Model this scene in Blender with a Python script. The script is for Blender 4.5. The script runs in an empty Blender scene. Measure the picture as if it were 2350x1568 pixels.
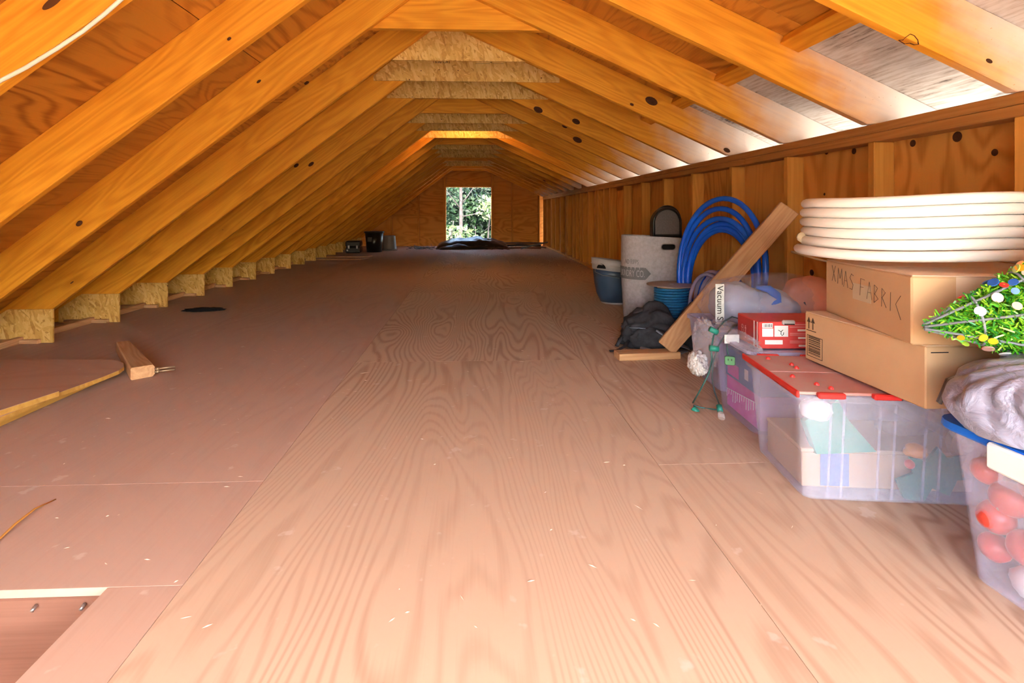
import bpy, bmesh, math, random
from mathutils import Vector, Matrix, noise as mnoise

random.seed(11)
S = bpy.context.scene
COL = S.collection
R = math.radians

# ------------------------------------------------------------------ camera
F_PX, PSI, VX, VY, EYE = 1208.56, .0427, 1084.3, 486.93, .808
cd = bpy.data.cameras.new('camera')
cam = bpy.data.objects.new('camera', cd)
COL.objects.link(cam)
cam.location = (0, 0, EYE)
cam.rotation_euler = (R(90), 0, -PSI)
cd.sensor_fit = 'HORIZONTAL'
cd.sensor_width = 36.0
cd.lens = F_PX / 2350 * 36.0
PX = VX + F_PX * math.tan(PSI)
cd.shift_x = (1175 - PX) / 2350
cd.shift_y = (VY - 784) / 2350
cd.clip_start = .02
cd.clip_end = 300
S.camera = cam

# ------------------------------------------------------------------ sky, sun, exposure
w = bpy.data.worlds.new('world')
S.world = w
w.use_nodes = True
wt = w.node_tree
bg = wt.nodes['Background']
sky = wt.nodes.new('ShaderNodeTexSky')
sky.sky_type = 'NISHITA'
sky.sun_disc = False
sky.sun_elevation = R(52)
sky.sun_rotation = R(170)
sky.air_density = 1.4
sky.dust_density = 3.0
wt.links.new(sky.outputs[0], bg.inputs['Color'])
bg.inputs['Strength'].default_value = .98
sl = bpy.data.lights.new('sun', 'SUN')
sl.energy = 17.0
sl.angle = R(1.2)
sl.color = (1, .93, .82)
so = bpy.data.objects.new('sun', sl)
COL.objects.link(so)
so.rotation_euler = Vector((.08, .60, -1.05)).to_track_quat('-Z', 'Y').to_euler()
S.view_settings.view_transform = 'Standard'
S.view_settings.look = 'None'
S.view_settings.gamma = 1
S.view_settings.use_curve_mapping = False
S.view_settings.exposure = 1.35
S.cycles.max_bounces = 6
S.cycles.diffuse_bounces = 4
S.cycles.transparent_max_bounces = 24
S.cycles.use_denoising = True
S.cycles.use_adaptive_sampling = True
S.cycles.adaptive_threshold = .16
S.cycles.adaptive_min_samples = 12
S.cycles.use_light_tree = False
S.cycles.sample_clamp_indirect = 12


# ------------------------------------------------------------------ node helpers
def nd(t, typ, attrs=None, **kw):
    n = t.nodes.new(typ)
    for k, v in (attrs or {}).items():
        setattr(n, k, v)
    for k, v in kw.items():
        s = n.inputs[int(k[1:])] if k[0] == 'i' and k[1:].isdigit() else n.inputs[k.replace('_', ' ')]
        if isinstance(v, bpy.types.NodeSocket):
            t.links.new(v, s)
        else:
            s.default_value = v
    return n


def mth(t, op, a, b=None, c=None):
    n = t.nodes.new('ShaderNodeMath')
    n.operation = op
    for i, v in enumerate((a, b, c)):
        if v is None:
            continue
        if isinstance(v, bpy.types.NodeSocket):
            t.links.new(v, n.inputs[i])
        else:
            n.inputs[i].default_value = v
    return n.outputs[0]


def vm(t, op, a, b):
    n = t.nodes.new('ShaderNodeVectorMath')
    n.operation = op
    for i, v in enumerate((a, b)):
        if isinstance(v, bpy.types.NodeSocket):
            t.links.new(v, n.inputs[i])
        else:
            n.inputs[i].default_value = v
    return n.outputs[0]


def ramp(t, fac, stops):
    n = t.nodes.new('ShaderNodeValToRGB')
    e = n.color_ramp.elements
    while len(e) < len(stops):
        e.new(.5)
    for i, (p, c) in enumerate(stops):
        e[i].position = p
        e[i].color = (*c, 1) if len(c) == 3 else c
    t.links.new(fac, n.inputs[0])
    return n.outputs[0]


def grey(v):
    return (v, v, v)


def mixc(t, fac, a, b, mode='MIX'):
    n = t.nodes.new('ShaderNodeMix')
    n.data_type = 'RGBA'
    n.blend_type = mode
    n.clamp_factor = True
    for s, v in ((n.inputs[0], fac), (n.inputs[6], a), (n.inputs[7], b)):
        if isinstance(v, bpy.types.NodeSocket):
            t.links.new(v, s)
        else:
            s.default_value = v if not isinstance(v, tuple) else (*v, 1)[:4]
    return n.outputs[2]


MATS = {}


def newmat(name, col=(.5, .5, .5), rough=.6, spec=.3, metal=0.0):
    m = bpy.data.materials.new(name)
    m.use_nodes = True
    t = m.node_tree
    b = t.nodes['Principled BSDF']
    b.inputs['Base Color'].default_value = (*col, 1)
    b.inputs['Roughness'].default_value = rough
    b.inputs['Specular IOR Level'].default_value = spec
    b.inputs['Metallic'].default_value = metal
    MATS[name] = m
    return m, t, b


def objcoord(t, jitter=True):
    c = t.nodes.new('ShaderNodeTexCoord').outputs['Object']
    if not jitter:
        return c, None
    r = t.nodes.new('ShaderNodeObjectInfo').outputs['Random']
    off = nd(t, 'ShaderNodeCombineXYZ', None, X=mth(t, 'MULTIPLY', r, 37.0), Y=mth(t, 'MULTIPLY', r, 91.0), Z=mth(t, 'MULTIPLY', r, 53.0)).outputs[0]
    return vm(t, 'ADD', c, off), r


def bump(t, b, h, strength=.2, dist=.01):
    n = nd(t, 'ShaderNodeBump', None, Strength=strength, Distance=dist, Height=h)
    t.links.new(n.outputs[0], b.inputs['Normal'])


def lumber(name, light, dark, ring=16.0, knots=.5, pale=None, knotcol=(.10, .035, .012)):
    """sawn softwood: grain along local X, faces XZ (depth) and XY (thickness)"""
    m, t, b = newmat(name, rough=.62, spec=.2)
    v, rnd = objcoord(t)
    warp = nd(t, 'ShaderNodeTexNoise', None, Vector=vm(t, 'MULTIPLY', v, (.55, 5.0, 5.0)), Scale=1.0, Detail=2.5, Roughness=.5, Distortion=.25).outputs[0]
    sv = mth(t, 'SINE', mth(t, 'MULTIPLY', warp, ring * 6.283))
    sv = mth(t, 'MULTIPLY_ADD', sv, .5, .5)
    fine = nd(t, 'ShaderNodeTexNoise', None, Vector=vm(t, 'MULTIPLY', v, (2.5, 140.0, 140.0)), Scale=1.0, Detail=2.0).outputs[0]
    blot = nd(t, 'ShaderNodeTexNoise', None, Vector=vm(t, 'MULTIPLY', v, (1.2, 4.0, 4.0)), Scale=1.0, Detail=2.0).outputs[0]
    f = mth(t, 'MULTIPLY_ADD', sv, .42, mth(t, 'MULTIPLY_ADD', fine, .75, mth(t, 'MULTIPLY_ADD', blot, .5, -.45)))
    c = ramp(t, f, [(0.0, light), (.55, tuple((a + d) / 2 for a, d in zip(light, dark))), (1.0, dark)])
    # individual boards differ a little
    c = mixc(t, mth(t, 'MULTIPLY', rnd, .22), c, tuple(x * .55 for x in dark))
    # knots
    kv = vm(t, 'MULTIPLY', v, (2.3, 0.0, 7.0))
    vo = nd(t, 'ShaderNodeTexVoronoi', None, Vector=kv, Scale=1.0)
    sep = nd(t, 'ShaderNodeSeparateColor', None, Color=vo.outputs['Color'])
    on = mth(t, 'GREATER_THAN', sep.outputs[0], knots)
    rad = mth(t, 'MULTIPLY_ADD', sep.outputs[1], .05, .03)
    k = mth(t, 'MULTIPLY', on, mth(t, 'LESS_THAN', vo.outputs['Distance'], rad))
    halo = mth(t, 'MULTIPLY', on, nd(t, 'ShaderNodeMapRange', None, i0=vo.outputs['Distance'], i1=.22, i2=.05, i3=0.0, i4=.55).outputs[0])
    c = mixc(t, halo, c, tuple(x * .8 for x in dark))
    c = mixc(t, k, c, knotcol)
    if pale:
        # pale eave daylight mixed into the wood colour, with a ragged outline
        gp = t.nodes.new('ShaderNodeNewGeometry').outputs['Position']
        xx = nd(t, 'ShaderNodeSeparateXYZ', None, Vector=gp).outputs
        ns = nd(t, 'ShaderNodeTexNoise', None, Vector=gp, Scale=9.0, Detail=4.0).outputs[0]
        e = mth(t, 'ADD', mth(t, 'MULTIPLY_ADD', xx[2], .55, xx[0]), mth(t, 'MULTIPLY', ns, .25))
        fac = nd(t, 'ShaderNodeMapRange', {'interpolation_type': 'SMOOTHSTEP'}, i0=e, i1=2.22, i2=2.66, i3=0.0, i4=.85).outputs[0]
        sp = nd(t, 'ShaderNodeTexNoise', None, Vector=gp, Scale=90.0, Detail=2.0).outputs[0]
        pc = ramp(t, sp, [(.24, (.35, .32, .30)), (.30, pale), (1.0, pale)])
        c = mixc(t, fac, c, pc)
    t.links.new(c, b.inputs['Base Color'])
    return m


def plywood(name, light, dark, freq=24.0, contrast=.8, streak=.35, st=(.62, 2.6), dust=None, knots=0.0, weather=None):
    """rotary cut veneer: contour figure along local X, sheet in XY"""
    m, t, b = newmat(name, rough=.66, spec=.18)
    v, rnd = objcoord(t)
    n = nd(t, 'ShaderNodeTexNoise', None, Vector=vm(t, 'MULTIPLY', v, (st[0], st[1], st[1])), Scale=1.0, Detail=2.6, Roughness=.42, Distortion=.45).outputs[0]
    sv = mth(t, 'MULTIPLY_ADD', mth(t, 'SINE', mth(t, 'MULTIPLY', n, freq * 6.283)), .5, .5)
    sv = mth(t, 'POWER', sv, 1.9)
    amp = nd(t, 'ShaderNodeTexNoise', None, Vector=vm(t, 'MULTIPLY', v, (.5, 1.2, 1.2)), Scale=1.0, Detail=1.0).outputs[0]
    amp = nd(t, 'ShaderNodeMapRange', None, i0=amp, i1=.35, i2=.65, i3=.35, i4=1.0).outputs[0]
    fine = nd(t, 'ShaderNodeTexNoise', None, Vector=vm(t, 'MULTIPLY', v, (3.0, 120.0, 120.0)), Scale=1.0, Detail=2.0).outputs[0]
    f = mth(t, 'MULTIPLY_ADD', mth(t, 'MULTIPLY', sv, amp), contrast, mth(t, 'MULTIPLY', mth(t, 'SUBTRACT', fine, .5), streak))
    c = ramp(t, f, [(.05, light), (.9, dark)])
    c = mixc(t, mth(t, 'MULTIPLY', rnd, .18), c, dark)
    if knots:
        vo = nd(t, 'ShaderNodeTexVoronoi', None, Vector=vm(t, 'MULTIPLY', v, (2.4, 3.6, 0.0)), Scale=1.0)
        sep = nd(t, 'ShaderNodeSeparateColor', None, Color=vo.outputs['Color'])
        k = mth(t, 'MULTIPLY', mth(t, 'GREATER_THAN', sep.outputs[0], 1 - knots), mth(t, 'LESS_THAN', vo.outputs['Distance'], .06))
        c = mixc(t, k, c, (.07, .025, .01))
    if dust:
        dn = nd(t, 'ShaderNodeTexNoise', None, Vector=v, Scale=1.3, Detail=5.0, Roughness=.6).outputs[0]
        df = nd(t, 'ShaderNodeMapRange', None, i0=dn, i1=.3, i2=.7, i3=dust[1], i4=dust[2]).outputs[0]
        c = mixc(t, df, c, dust[0])
        sn = nd(t, 'ShaderNodeTexNoise', None, Vector=v, Scale=16.0, Detail=3.0).outputs[0]
        c = mixc(t, nd(t, 'ShaderNodeMapRange', None, i0=sn, i1=.68, i2=.74, i3=0.0, i4=.35).outputs[0], c, (.72, .62, .56))
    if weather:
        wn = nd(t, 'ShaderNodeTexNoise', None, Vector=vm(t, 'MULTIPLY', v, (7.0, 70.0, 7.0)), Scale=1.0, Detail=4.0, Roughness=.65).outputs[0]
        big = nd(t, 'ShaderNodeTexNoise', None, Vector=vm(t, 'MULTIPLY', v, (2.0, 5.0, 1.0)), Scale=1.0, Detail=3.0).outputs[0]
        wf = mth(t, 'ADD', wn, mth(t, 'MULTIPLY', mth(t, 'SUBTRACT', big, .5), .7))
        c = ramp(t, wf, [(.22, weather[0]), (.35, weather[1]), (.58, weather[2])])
    t.links.new(c, b.inputs['Base Color'])
    return m


def osb(name):
    m, t, b = newmat(name, rough=.7, spec=.2)
    v, rnd = objcoord(t)
    val = None
    for i, a in enumerate((18, 78, 142, 105)):
        mp = nd(t, 'ShaderNodeMapping', None, Vector=v, Rotation=(0, R(a), 0), Location=(i * 3.3, 0, i * 7.1))
        vo = nd(t, 'ShaderNodeTexVoronoi', None, Vector=vm(t, 'MULTIPLY', mp.outputs[0], (14.0, 3.0, 62.0)), Scale=1.0)
        sp = nd(t, 'ShaderNodeSeparateColor', None, Color=vo.outputs['Color'])
        if val is None:
            val = sp.outputs[0]
        else:
            pick = mth(t, 'GREATER_THAN', sp.outputs[1], .52)
            mx = t.nodes.new('ShaderNodeMix')
            t.links.new(pick, mx.inputs[0]); t.links.new(val, mx.inputs[2]); t.links.new(sp.outputs[0], mx.inputs[3])
            val = mx.outputs[0]
    fine = nd(t, 'ShaderNodeTexNoise', None, Vector=v, Scale=60.0, Detail=3.0).outputs[0]
    f = mth(t, 'MULTIPLY_ADD', fine, .35, mth(t, 'MULTIPLY', val, .75))
    c = ramp(t, f, [(.10, (.46, .225, .05)), (.30, (.66, .375, .09)), (.62, (.76, .47, .13)), (.95, (.84, .58, .21))])
    vo = nd(t, 'ShaderNodeTexVoronoi', None, Vector=vm(t, 'MULTIPLY', v, (22.0, 1.0, 22.0)), Scale=1.0)
    sp = nd(t, 'ShaderNodeSeparateColor', None, Color=vo.outputs['Color'])
    k = mth(t, 'MULTIPLY', mth(t, 'GREATER_THAN', sp.outputs[0], .8), mth(t, 'LESS_THAN', vo.outputs['Distance'], .1))
    c = mixc(t, k, c, (.10, .03, .01))
    t.links.new(c, b.inputs['Base Color'])
    return m


def plain(name, col, rough=.5, spec=.4, metal=0.0, var=.0, scale=8.0, col2=None):
    m, t, b = newmat(name, col, rough, spec, metal)
    v, _ = objcoord(t)
    n = nd(t, 'ShaderNodeTexNoise', None, Vector=v, Scale=scale, Detail=4.0, Roughness=.6).outputs[0]
    d = col2 or tuple(x * (1 - (var or .12)) for x in col)
    t.links.new(ramp(t, n, [(.3, col), (.7, d)]), b.inputs['Base Color'])
    return m


def clearish(name, col, opac=.3, rough=.15, tint=(.95, .95, 1)):
    """thin cloudy plastic: partly see-through, partly milky"""
    m = bpy.data.materials.new(name)
    m.use_nodes = True
    t = m.node_tree
    b = t.nodes['Principled BSDF']
    b.inputs['Base Color'].default_value = (*col, 1)
    b.inputs['Roughness'].default_value = rough
    b.inputs['Specular IOR Level'].default_value = .5
    v, _ = objcoord(t)
    n = nd(t, 'ShaderNodeTexNoise', None, Vector=v, Scale=6.0, Detail=3.0).outputs[0]
    fac = nd(t, 'ShaderNodeMapRange', None, i0=n, i1=.3, i2=.7, i3=opac * .8, i4=opac * 1.2).outputs[0]
    tr = nd(t, 'ShaderNodeBsdfTransparent', None, Color=(*tint, 1))
    mx = t.nodes.new('ShaderNodeMixShader')
    t.links.new(fac, mx.inputs[0]); t.links.new(tr.outputs[0], mx.inputs[1]); t.links.new(b.outputs[0], mx.inputs[2])
    t.links.new(mx.outputs[0], t.nodes['Material Output'].inputs['Surface'])
    MATS[name] = m
    return m


# ------------------------------------------------------------------ materials
lumber('pine', (.88, .40, .035), (.58, .19, .010))
lumber('pine_eave_glow', (.88, .40, .035), (.58, .19, .010), pale=(.66, .64, .64))
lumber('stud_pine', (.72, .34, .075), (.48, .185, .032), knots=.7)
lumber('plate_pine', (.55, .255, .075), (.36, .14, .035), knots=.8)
lumber('scrap_pine', (.70, .42, .22), (.47, .23, .095), ring=22)
lumber('yellow_pine', (.72, .42, .10), (.50, .25, .05), ring=10, knots=.9)
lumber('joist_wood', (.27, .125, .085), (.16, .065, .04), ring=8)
plywood('roof_ply', (.60, .25, .035), (.29, .092, .010), freq=20, contrast=.75, streak=.6, knots=.22)
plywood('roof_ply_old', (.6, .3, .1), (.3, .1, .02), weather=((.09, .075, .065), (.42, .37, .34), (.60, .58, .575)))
plywood('wall_ply', (.72, .335, .080), (.48, .185, .035), freq=14, contrast=.7, streak=.5, knots=.12)
plywood('floor_ply', (.58, .41, .285), (.38, .23, .145), freq=44, contrast=.85, streak=.5, st=(.36, 1.9), dust=((.52, .395, .32), .05, .30))
plywood('floor_ply_dull', (.53, .345, .255), (.42, .25, .175), freq=12, contrast=.45, streak=.7, dust=((.50, .36, .30), .25, .55))
plywood('board_ply', (.56, .33, .20), (.42, .22, .12), freq=10, contrast=.4, dust=((.5, .34, .28), .3, .6))
osb('osb')
plain('white_pipe', (.86, .84, .80), .35, .4, var=.05)
plain('card', (.62, .40, .225), .75, .15, col2=(.55, .345, .185), scale=3)
plain('card_light', (.70, .52, .37), .75, .15, col2=(.63, .45, .30), scale=3)
plain('ink', (.03, .025, .025), .7, .2)
plain('grey_ink', (.22, .22, .24), .9, .05)
plain('pencil', (.10, .065, .045), .8, .1)
plain('black_cloth', (.022, .022, .028), .8, .2, col2=(.05, .05, .06), scale=20)
plain('black_plastic', (.012, .012, .014), .35, .5)
plain('slate_strap', (.26, .31, .40), .6, .3)
plain('blue_pipe', (.008, .14, .85), .25, .5, col2=(.006, .10, .70))
plain('blue_rope', (.012, .20, .46), .5, .4, col2=(.01, .12, .32), scale=60)
plain('blue_lid', (.01, .16, .75), .4, .4)
plain('navy_lid', (.03, .06, .45), .4, .4)
plain('masonite', (.42, .33, .28), .6, .3)
plain('kraft_core', (.60, .42, .24), .7, .2)
plain('felt', (.60, .58, .63), .95, .05, col2=(.44, .42, .46), scale=45)
plain('slate_tub', (.045, .085, .16), .35, .5, col2=(.035, .065, .12), scale=4)
plain('tub_rim', (.50, .48, .48), .4, .4)
plain('grey_mesh', (.16, .14, .14), .8, .2, col2=(.12, .105, .105), scale=80)
plain('red_lid', (.70, .035, .03), .45, .4)
plain('dusty_red', (.52, .33, .29), .7, .2, col2=(.55, .235, .215), scale=7)
plain('red_box', (.68, .07, .065), .4, .4)
plain('red_box_dark', (.48, .035, .035), .4, .4)
plain('pink_print', (.78, .32, .31), .5, .3)
plain('paper', (.84, .84, .84), .6, .2, var=.04)
plain('grey_tag', (.55, .57, .55), .6, .2, col2=(.72, .74, .72), scale=70)
plain('grey_shirt', (.50, .53, .66), .9, .1, col2=(.40, .43, .56), scale=5)
plain('salmon_shirt', (.80, .40, .29), .9, .1, col2=(.72, .33, .23), scale=5)
plain('blue_cloth', (.01, .15, .68), .6, .3)
plain('dark_cloth', (.06, .06, .085), .8, .2)
plain('green_socket', (.02, .24, .18), .45, .4)
plain('green_plug', (.08, .30, .10), .5, .4)
plain('green_wire', (.045, .13, .12), .5, .4)
plain('grey_wire', (.06, .08, .09), .5, .4)
plain('bag_grey', (.33, .34, .46), .32, .5, col2=(.20, .19, .25), scale=4)
mb = MATS['bag_grey'].node_tree
bump(mb, mb.nodes['Principled BSDF'], nd(mb, 'ShaderNodeTexNoise', None, Vector=nd(mb, 'ShaderNodeTexCoord').outputs['Object'], Scale=22.0, Detail=5.0, Distortion=1.2).outputs[0], .8, .012)
plain('bag_dark', (.10, .085, .08), .3, .5)
plain('ornament', (.72, .07, .045), .3, .5)
plain('cotton', (.88, .85, .8), .9, .1)
plain('pink_pack', (.72, .09, .42), .5, .3, col2=(.80, .22, .58), scale=14)
plain('blue_pack', (.10, .20, .42), .5, .3)
plain('green_felt', (.02, .33, .22), .8, .2)
plain('holly', (.03, .20, .14), .6, .3)
plain('tape_tan', (.62, .50, .33), .5, .3)
plain('knot_dark', (.10, .035, .014), .8, .2, col2=(.05, .018, .008), scale=30)
plain('foil', (.80, .78, .76), .2, .6)
plain('wire_grey', (.24, .26, .30), .5, .4)
plain('tinsel_a', (.09, .45, .02), .25, .8, metal=.15)
plain('tinsel_b', (.32, .68, .04), .25, .8, metal=.15)
plain('tinsel_c', (.02, .24, .03), .25, .8, metal=.15)
for nm, cc in (('sequin_yellow', (.85, .62, .03)), ('sequin_orange', (.90, .33, .015)), ('sequin_red', (.80, .03, .025)), ('sequin_blue', (.02, .14, .55)),
               ('sequin_white', (.9, .9, .9)), ('sequin_pink', (.75, .42, .36)), ('sequin_lime', (.45, .62, .06))):
    plain(nm, cc, .3, .5)
plain('grey_bucket', (.16, .165, .185), .5, .4)
plain('tarp', (.012, .014, .014), .3, .5, col2=(.025, .03, .03))
plain('rope_brown', (.14, .10, .08), .9, .1)
plain('brass', (.55, .45, .30), .35, .5, metal=.8)
plain('steel', (.5, .5, .52), .35, .5, metal=.9)
plain('white_cord', (.80, .74, .62), .5, .3)
plain('chip', (.72, .55, .42), .8, .1)
plain('splinter', (.62, .30, .06), .7, .2)
plain('shade_rag_black', (.01, .01, .012), .8, .2)  # black of the rag, and shade painted into the handle openings
plain('ground', (.36, .32, .26), .95, .05, col2=(.26, .23, .18), scale=2)
plain('bark', (.075, .065, .066), .9, .1, col2=(.045, .037, .035), scale=9)
plain('siding', (.45, .44, .42), .8, .1)
plain('shingle', (.10, .10, .10), .9, .1)
for nm, cc in (('leaf_dark', (.005, .016, .005)), ('leaf_mid', (.012, .038, .009)), ('leaf_light', (.055, .095, .024)), ('leaf_pale', (.15, .17, .08))):
    m, t, b = newmat(nm, cc, .5, .4)
    tl = nd(t, 'ShaderNodeBsdfTranslucent', None, Color=(*cc, 1))
    mx = t.nodes.new('ShaderNodeMixShader')
    mx.inputs[0].default_value = .35
    t.links.new(b.outputs[0], mx.inputs[1]); t.links.new(tl.outputs[0], mx.inputs[2])
    t.links.new(mx.outputs[0], t.nodes['Material Output'].inputs['Surface'])
clearish('tote_clear', (.84, .83, .94), .20, .25)
clearish('tote_lav', (.68, .64, .86), .52, .3)
clearish('tote_pink', (.84, .76, .90), .13, .25)
clearish('bag_clear', (.82, .80, .84), .13, .10)
clearish('bag_shiny', (.86, .84, .84), .17, .08)
clearish('hose_clear', (.46, .44, .66), .55, .2)
clearish('bulb_glass', (.85, .8, .75), .30, .05)

# ------------------------------------------------------------------ mesh helpers
def mesh(name, verts, faces, smooth=False):
    me = bpy.data.meshes.new(name)
    me.from_pydata([tuple(v) for v in verts], [], faces)
    me.validate()
    me.update()
    if smooth:
        me.polygons.foreach_set('use_smooth', [True] * len(me.polygons))
    return me


def ob(name, me, mat, parent=None, loc=(0, 0, 0), rot=(0, 0, 0), label=None):
    o = bpy.data.objects.new(name, me)
    COL.objects.link(o)
    if mat is not None:
        mm = MATS[mat]
        if not me.materials:
            me.materials.append(mm)
        elif me.materials[0] != mm:
            o.material_slots[0].link = 'OBJECT'
            o.material_slots[0].material = mm
    o.location = loc
    o.rotation_euler = rot
    if parent is not None:
        o.parent = parent
    if label:
        o['label'] = label
    return o


def tag(o, label, cat, group=None):
    o['label'] = label
    o['category'] = cat
    if group:
        o['group'] = group
    return o


def thing(name, label, cat, loc=(0, 0, 0), rotz=0, group=None, rot=None):
    o = bpy.data.objects.new(name, None)
    o.empty_display_size = .05
    COL.objects.link(o)
    o.location = loc
    o.rotation_euler = rot or (0, 0, rotz)
    return tag(o, label, cat, group)


def struct(o):
    o['kind'] = 'structure'
    return o


def stuff(o):
    o['kind'] = 'stuff'
    return o


_boxes = {}


def box(dx, dy, dz, c=.003, name='box'):
    """bevelled box, centred"""
    key = (round(dx, 4), round(dy, 4), round(dz, 4), c)
    if key in _boxes:
        return _boxes[key].copy() if False else _boxes[key]
    bm = bmesh.new()
    bmesh.ops.create_cube(bm, size=1)
    bmesh.ops.scale(bm, vec=(dx, dy, dz), verts=bm.verts)
    if c:
        bmesh.ops.bevel(bm, geom=list(bm.edges), offset=min(c, .3 * min(dx, dy, dz)), segments=1, affect='EDGES')
    me = bpy.data.meshes.new(name)
    bm.to_mesh(me)
    bm.free()
    _boxes[key] = me
    return me


def boxm(dx, dy, dz, c=.003):
    """same, but a mesh of its own (so that it can carry its own material)"""
    return box(dx, dy, dz, c).copy()


_bm = {}


def bx(name, mat, parent, x0, x1, y0, y1, z0, z1, c=.003, rot=(0, 0, 0), label=None):
    """box by its limits, long axis turned onto local X for the grain"""
    d = [x1 - x0, y1 - y0, z1 - z0]
    k = d.index(max(d))
    if k == 0:
        dims, r = d, (0, 0, 0)
    elif k == 1:
        dims, r = [d[1], d[0], d[2]], (0, 0, R(90))
    else:
        dims, r = [d[2], d[1], d[0]], (0, R(90), 0)
    key = (tuple(round(q, 4) for q in dims), c, mat)
    if key not in _bm:
        _bm[key] = box(*dims, c).copy()
    return ob(name, _bm[key], mat, parent, ((x0 + x1) / 2, (y0 + y1) / 2, (z0 + z1) / 2), r if rot == (0, 0, 0) else rot, label)


def loft(loops, cap0=True, cap1=True, closed=False):
    n = len(loops[0])
    V = [p for l in loops for p in l]
    Fc = []
    m = len(loops)
    for i in range(m if closed else m - 1):
        a, b2 = i * n, ((i + 1) % m) * n
        for j in range(n):
            k = (j + 1) % n
            Fc.append((a + j, a + k, b2 + k, b2 + j))
    if not closed:
        if cap0:
            Fc.append(tuple(range(n - 1, -1, -1)))
        if cap1:
            Fc.append(tuple((m - 1) * n + j for j in range(n)))
    return V, Fc


def sweep(pts, r, seg=8, closed=False, flat=1.0):
    """tube along points; r number or list"""
    pts = [Vector(p) for p in pts]
    n = len(pts)
    loops = []
    up = None
    for i, p in enumerate(pts):
        a = pts[(i - 1) % n] if (closed or i) else p
        b2 = pts[(i + 1) % n] if (closed or i < n - 1) else p
        tn = (b2 - a).normalized()
        if up is None:
            up = Vector((0, 0, 1)) if abs(tn.z) < .9 else Vector((1, 0, 0))
        s = tn.cross(up)
        if s.length < 1e-5:
            s = tn.cross(Vector((1, 0, 0)))
        s.normalize()
        up = s.cross(tn).normalized()
        rr = r[i] if isinstance(r, (list, tuple)) else r
        loops.append([p + s * math.cos(q) * rr + up * math.sin(q) * rr * flat for q in (2 * math.pi * j / seg for j in range(seg))])
    return loft(loops, closed=closed)


def tube(name, pts, r, mat, parent=None, seg=8, closed=False, flat=1.0, label=None):
    return ob(name, mesh(name, *sweep(pts, r, seg, closed, flat), smooth=True), mat, parent, label=label)


def lathe(prof, seg=24):
    """profile [(r, z)] turned about Z"""
    loops = [[(max(r, 1e-4) * math.cos(2 * math.pi * j / seg), max(r, 1e-4) * math.sin(2 * math.pi * j / seg), z) for j in range(seg)] for r, z in prof]
    return loft(loops)


def rrect(w2, d2, r, z, n=5, cx=0, cy=0):
    out = []
    for sx, sy, a0 in ((1, 1, 0), (-1, 1, 90), (-1, -1, 180), (1, -1, 270)):
        for i in range(n):
            a = R(a0 + 90 * i / (n - 1))
            out.append((cx + sx * (w2 - r) + r * math.cos(a), cy + sy * (d2 - r) + r * math.sin(a), z))
    return out


def prism(poly, axis, lo, hi):
    """polygon [(a, b)] extruded; axis 'y': a=x b=z, axis 'z': a=x b=y"""
    n = len(poly)
    if axis == 'y':
        V = [(a, lo, b2) for a, b2 in poly] + [(a, hi, b2) for a, b2 in poly]
    elif axis == 'x':
        V = [(lo, a, b2) for a, b2 in poly] + [(hi, a, b2) for a, b2 in poly]
    else:
        V = [(a, b2, lo) for a, b2 in poly] + [(a, b2, hi) for a, b2 in poly]
    Fc = [tuple(range(n)), tuple(range(2 * n - 1, n - 1, -1))]
    for i in range(n):
        k = (i + 1) % n
        Fc.append((i, n + i, n + k, k))
    return V, Fc


def fixn(me):
    bm = bmesh.new()
    bm.from_mesh(me)
    bmesh.ops.recalc_face_normals(bm, faces=bm.faces)
    bm.to_mesh(me)
    bm.free()
    return me


def blob(rx, ry, rz, amp=.15, freq=2.0, sub=4, seed=0, flatbase=True, ridge=0.0):
    bm = bmesh.new()
    bmesh.ops.create_icosphere(bm, subdivisions=sub, radius=1)
    off = Vector((seed * 3.7, seed * 1.3, seed * 7.9))
    for v in bm.verts:
        d = v.co.normalized()
        k = 1 + amp * (mnoise.fractal(d * freq + off, 1.0, 2.0, 4) if not ridge else (mnoise.fractal(d * freq + off, 1.0, 2.0, 4) * .5 + ridge * (1 - 2 * abs(mnoise.noise(d * freq * 1.7 + off)))))
        c = d * k
        v.co = Vector((c.x * rx, c.y * ry, c.z * rz))
        if flatbase and v.co.z < -.6 * rz:
            v.co.z = -.6 * rz + (v.co.z + .6 * rz) * .1
    me = bpy.data.meshes.new('blob')
    zmin = min(v.co.z for v in bm.verts)
    for v in bm.verts:
        v.co.z -= zmin
    bm.to_mesh(me)
    bm.free()
    me.polygons.foreach_set('use_smooth', [True] * len(me.polygons))
    return me


def textmesh(body, size, ext=.0004):
    cu = bpy.data.curves.new('text', 'FONT')
    cu.body = body
    cu.size = size
    cu.extrude = ext
    cu.resolution_u = 3
    o = bpy.data.objects.new('text', cu)
    me = bpy.data.meshes.new_from_object(o)
    bpy.data.objects.remove(o)
    return me


def ray(u, v):
    a, b2 = (u - PX) / F_PX, -(v - VY) / F_PX
    c, s = math.cos(PSI), math.sin(PSI)
    return Vector((a * c + s, -a * s + c, b2))


def onz(u, v, z):
    r = ray(u, v)
    return Vector((0, 0, EYE)) + r * ((z - EYE) / r.z)


def ony(u, v, y):
    r = ray(u, v)
    return Vector((0, 0, EYE)) + r * (y / r.y)


def onx(u, v, x):
    r = ray(u, v)
    return Vector((0, 0, EYE)) + r * (x / r.x)

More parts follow.
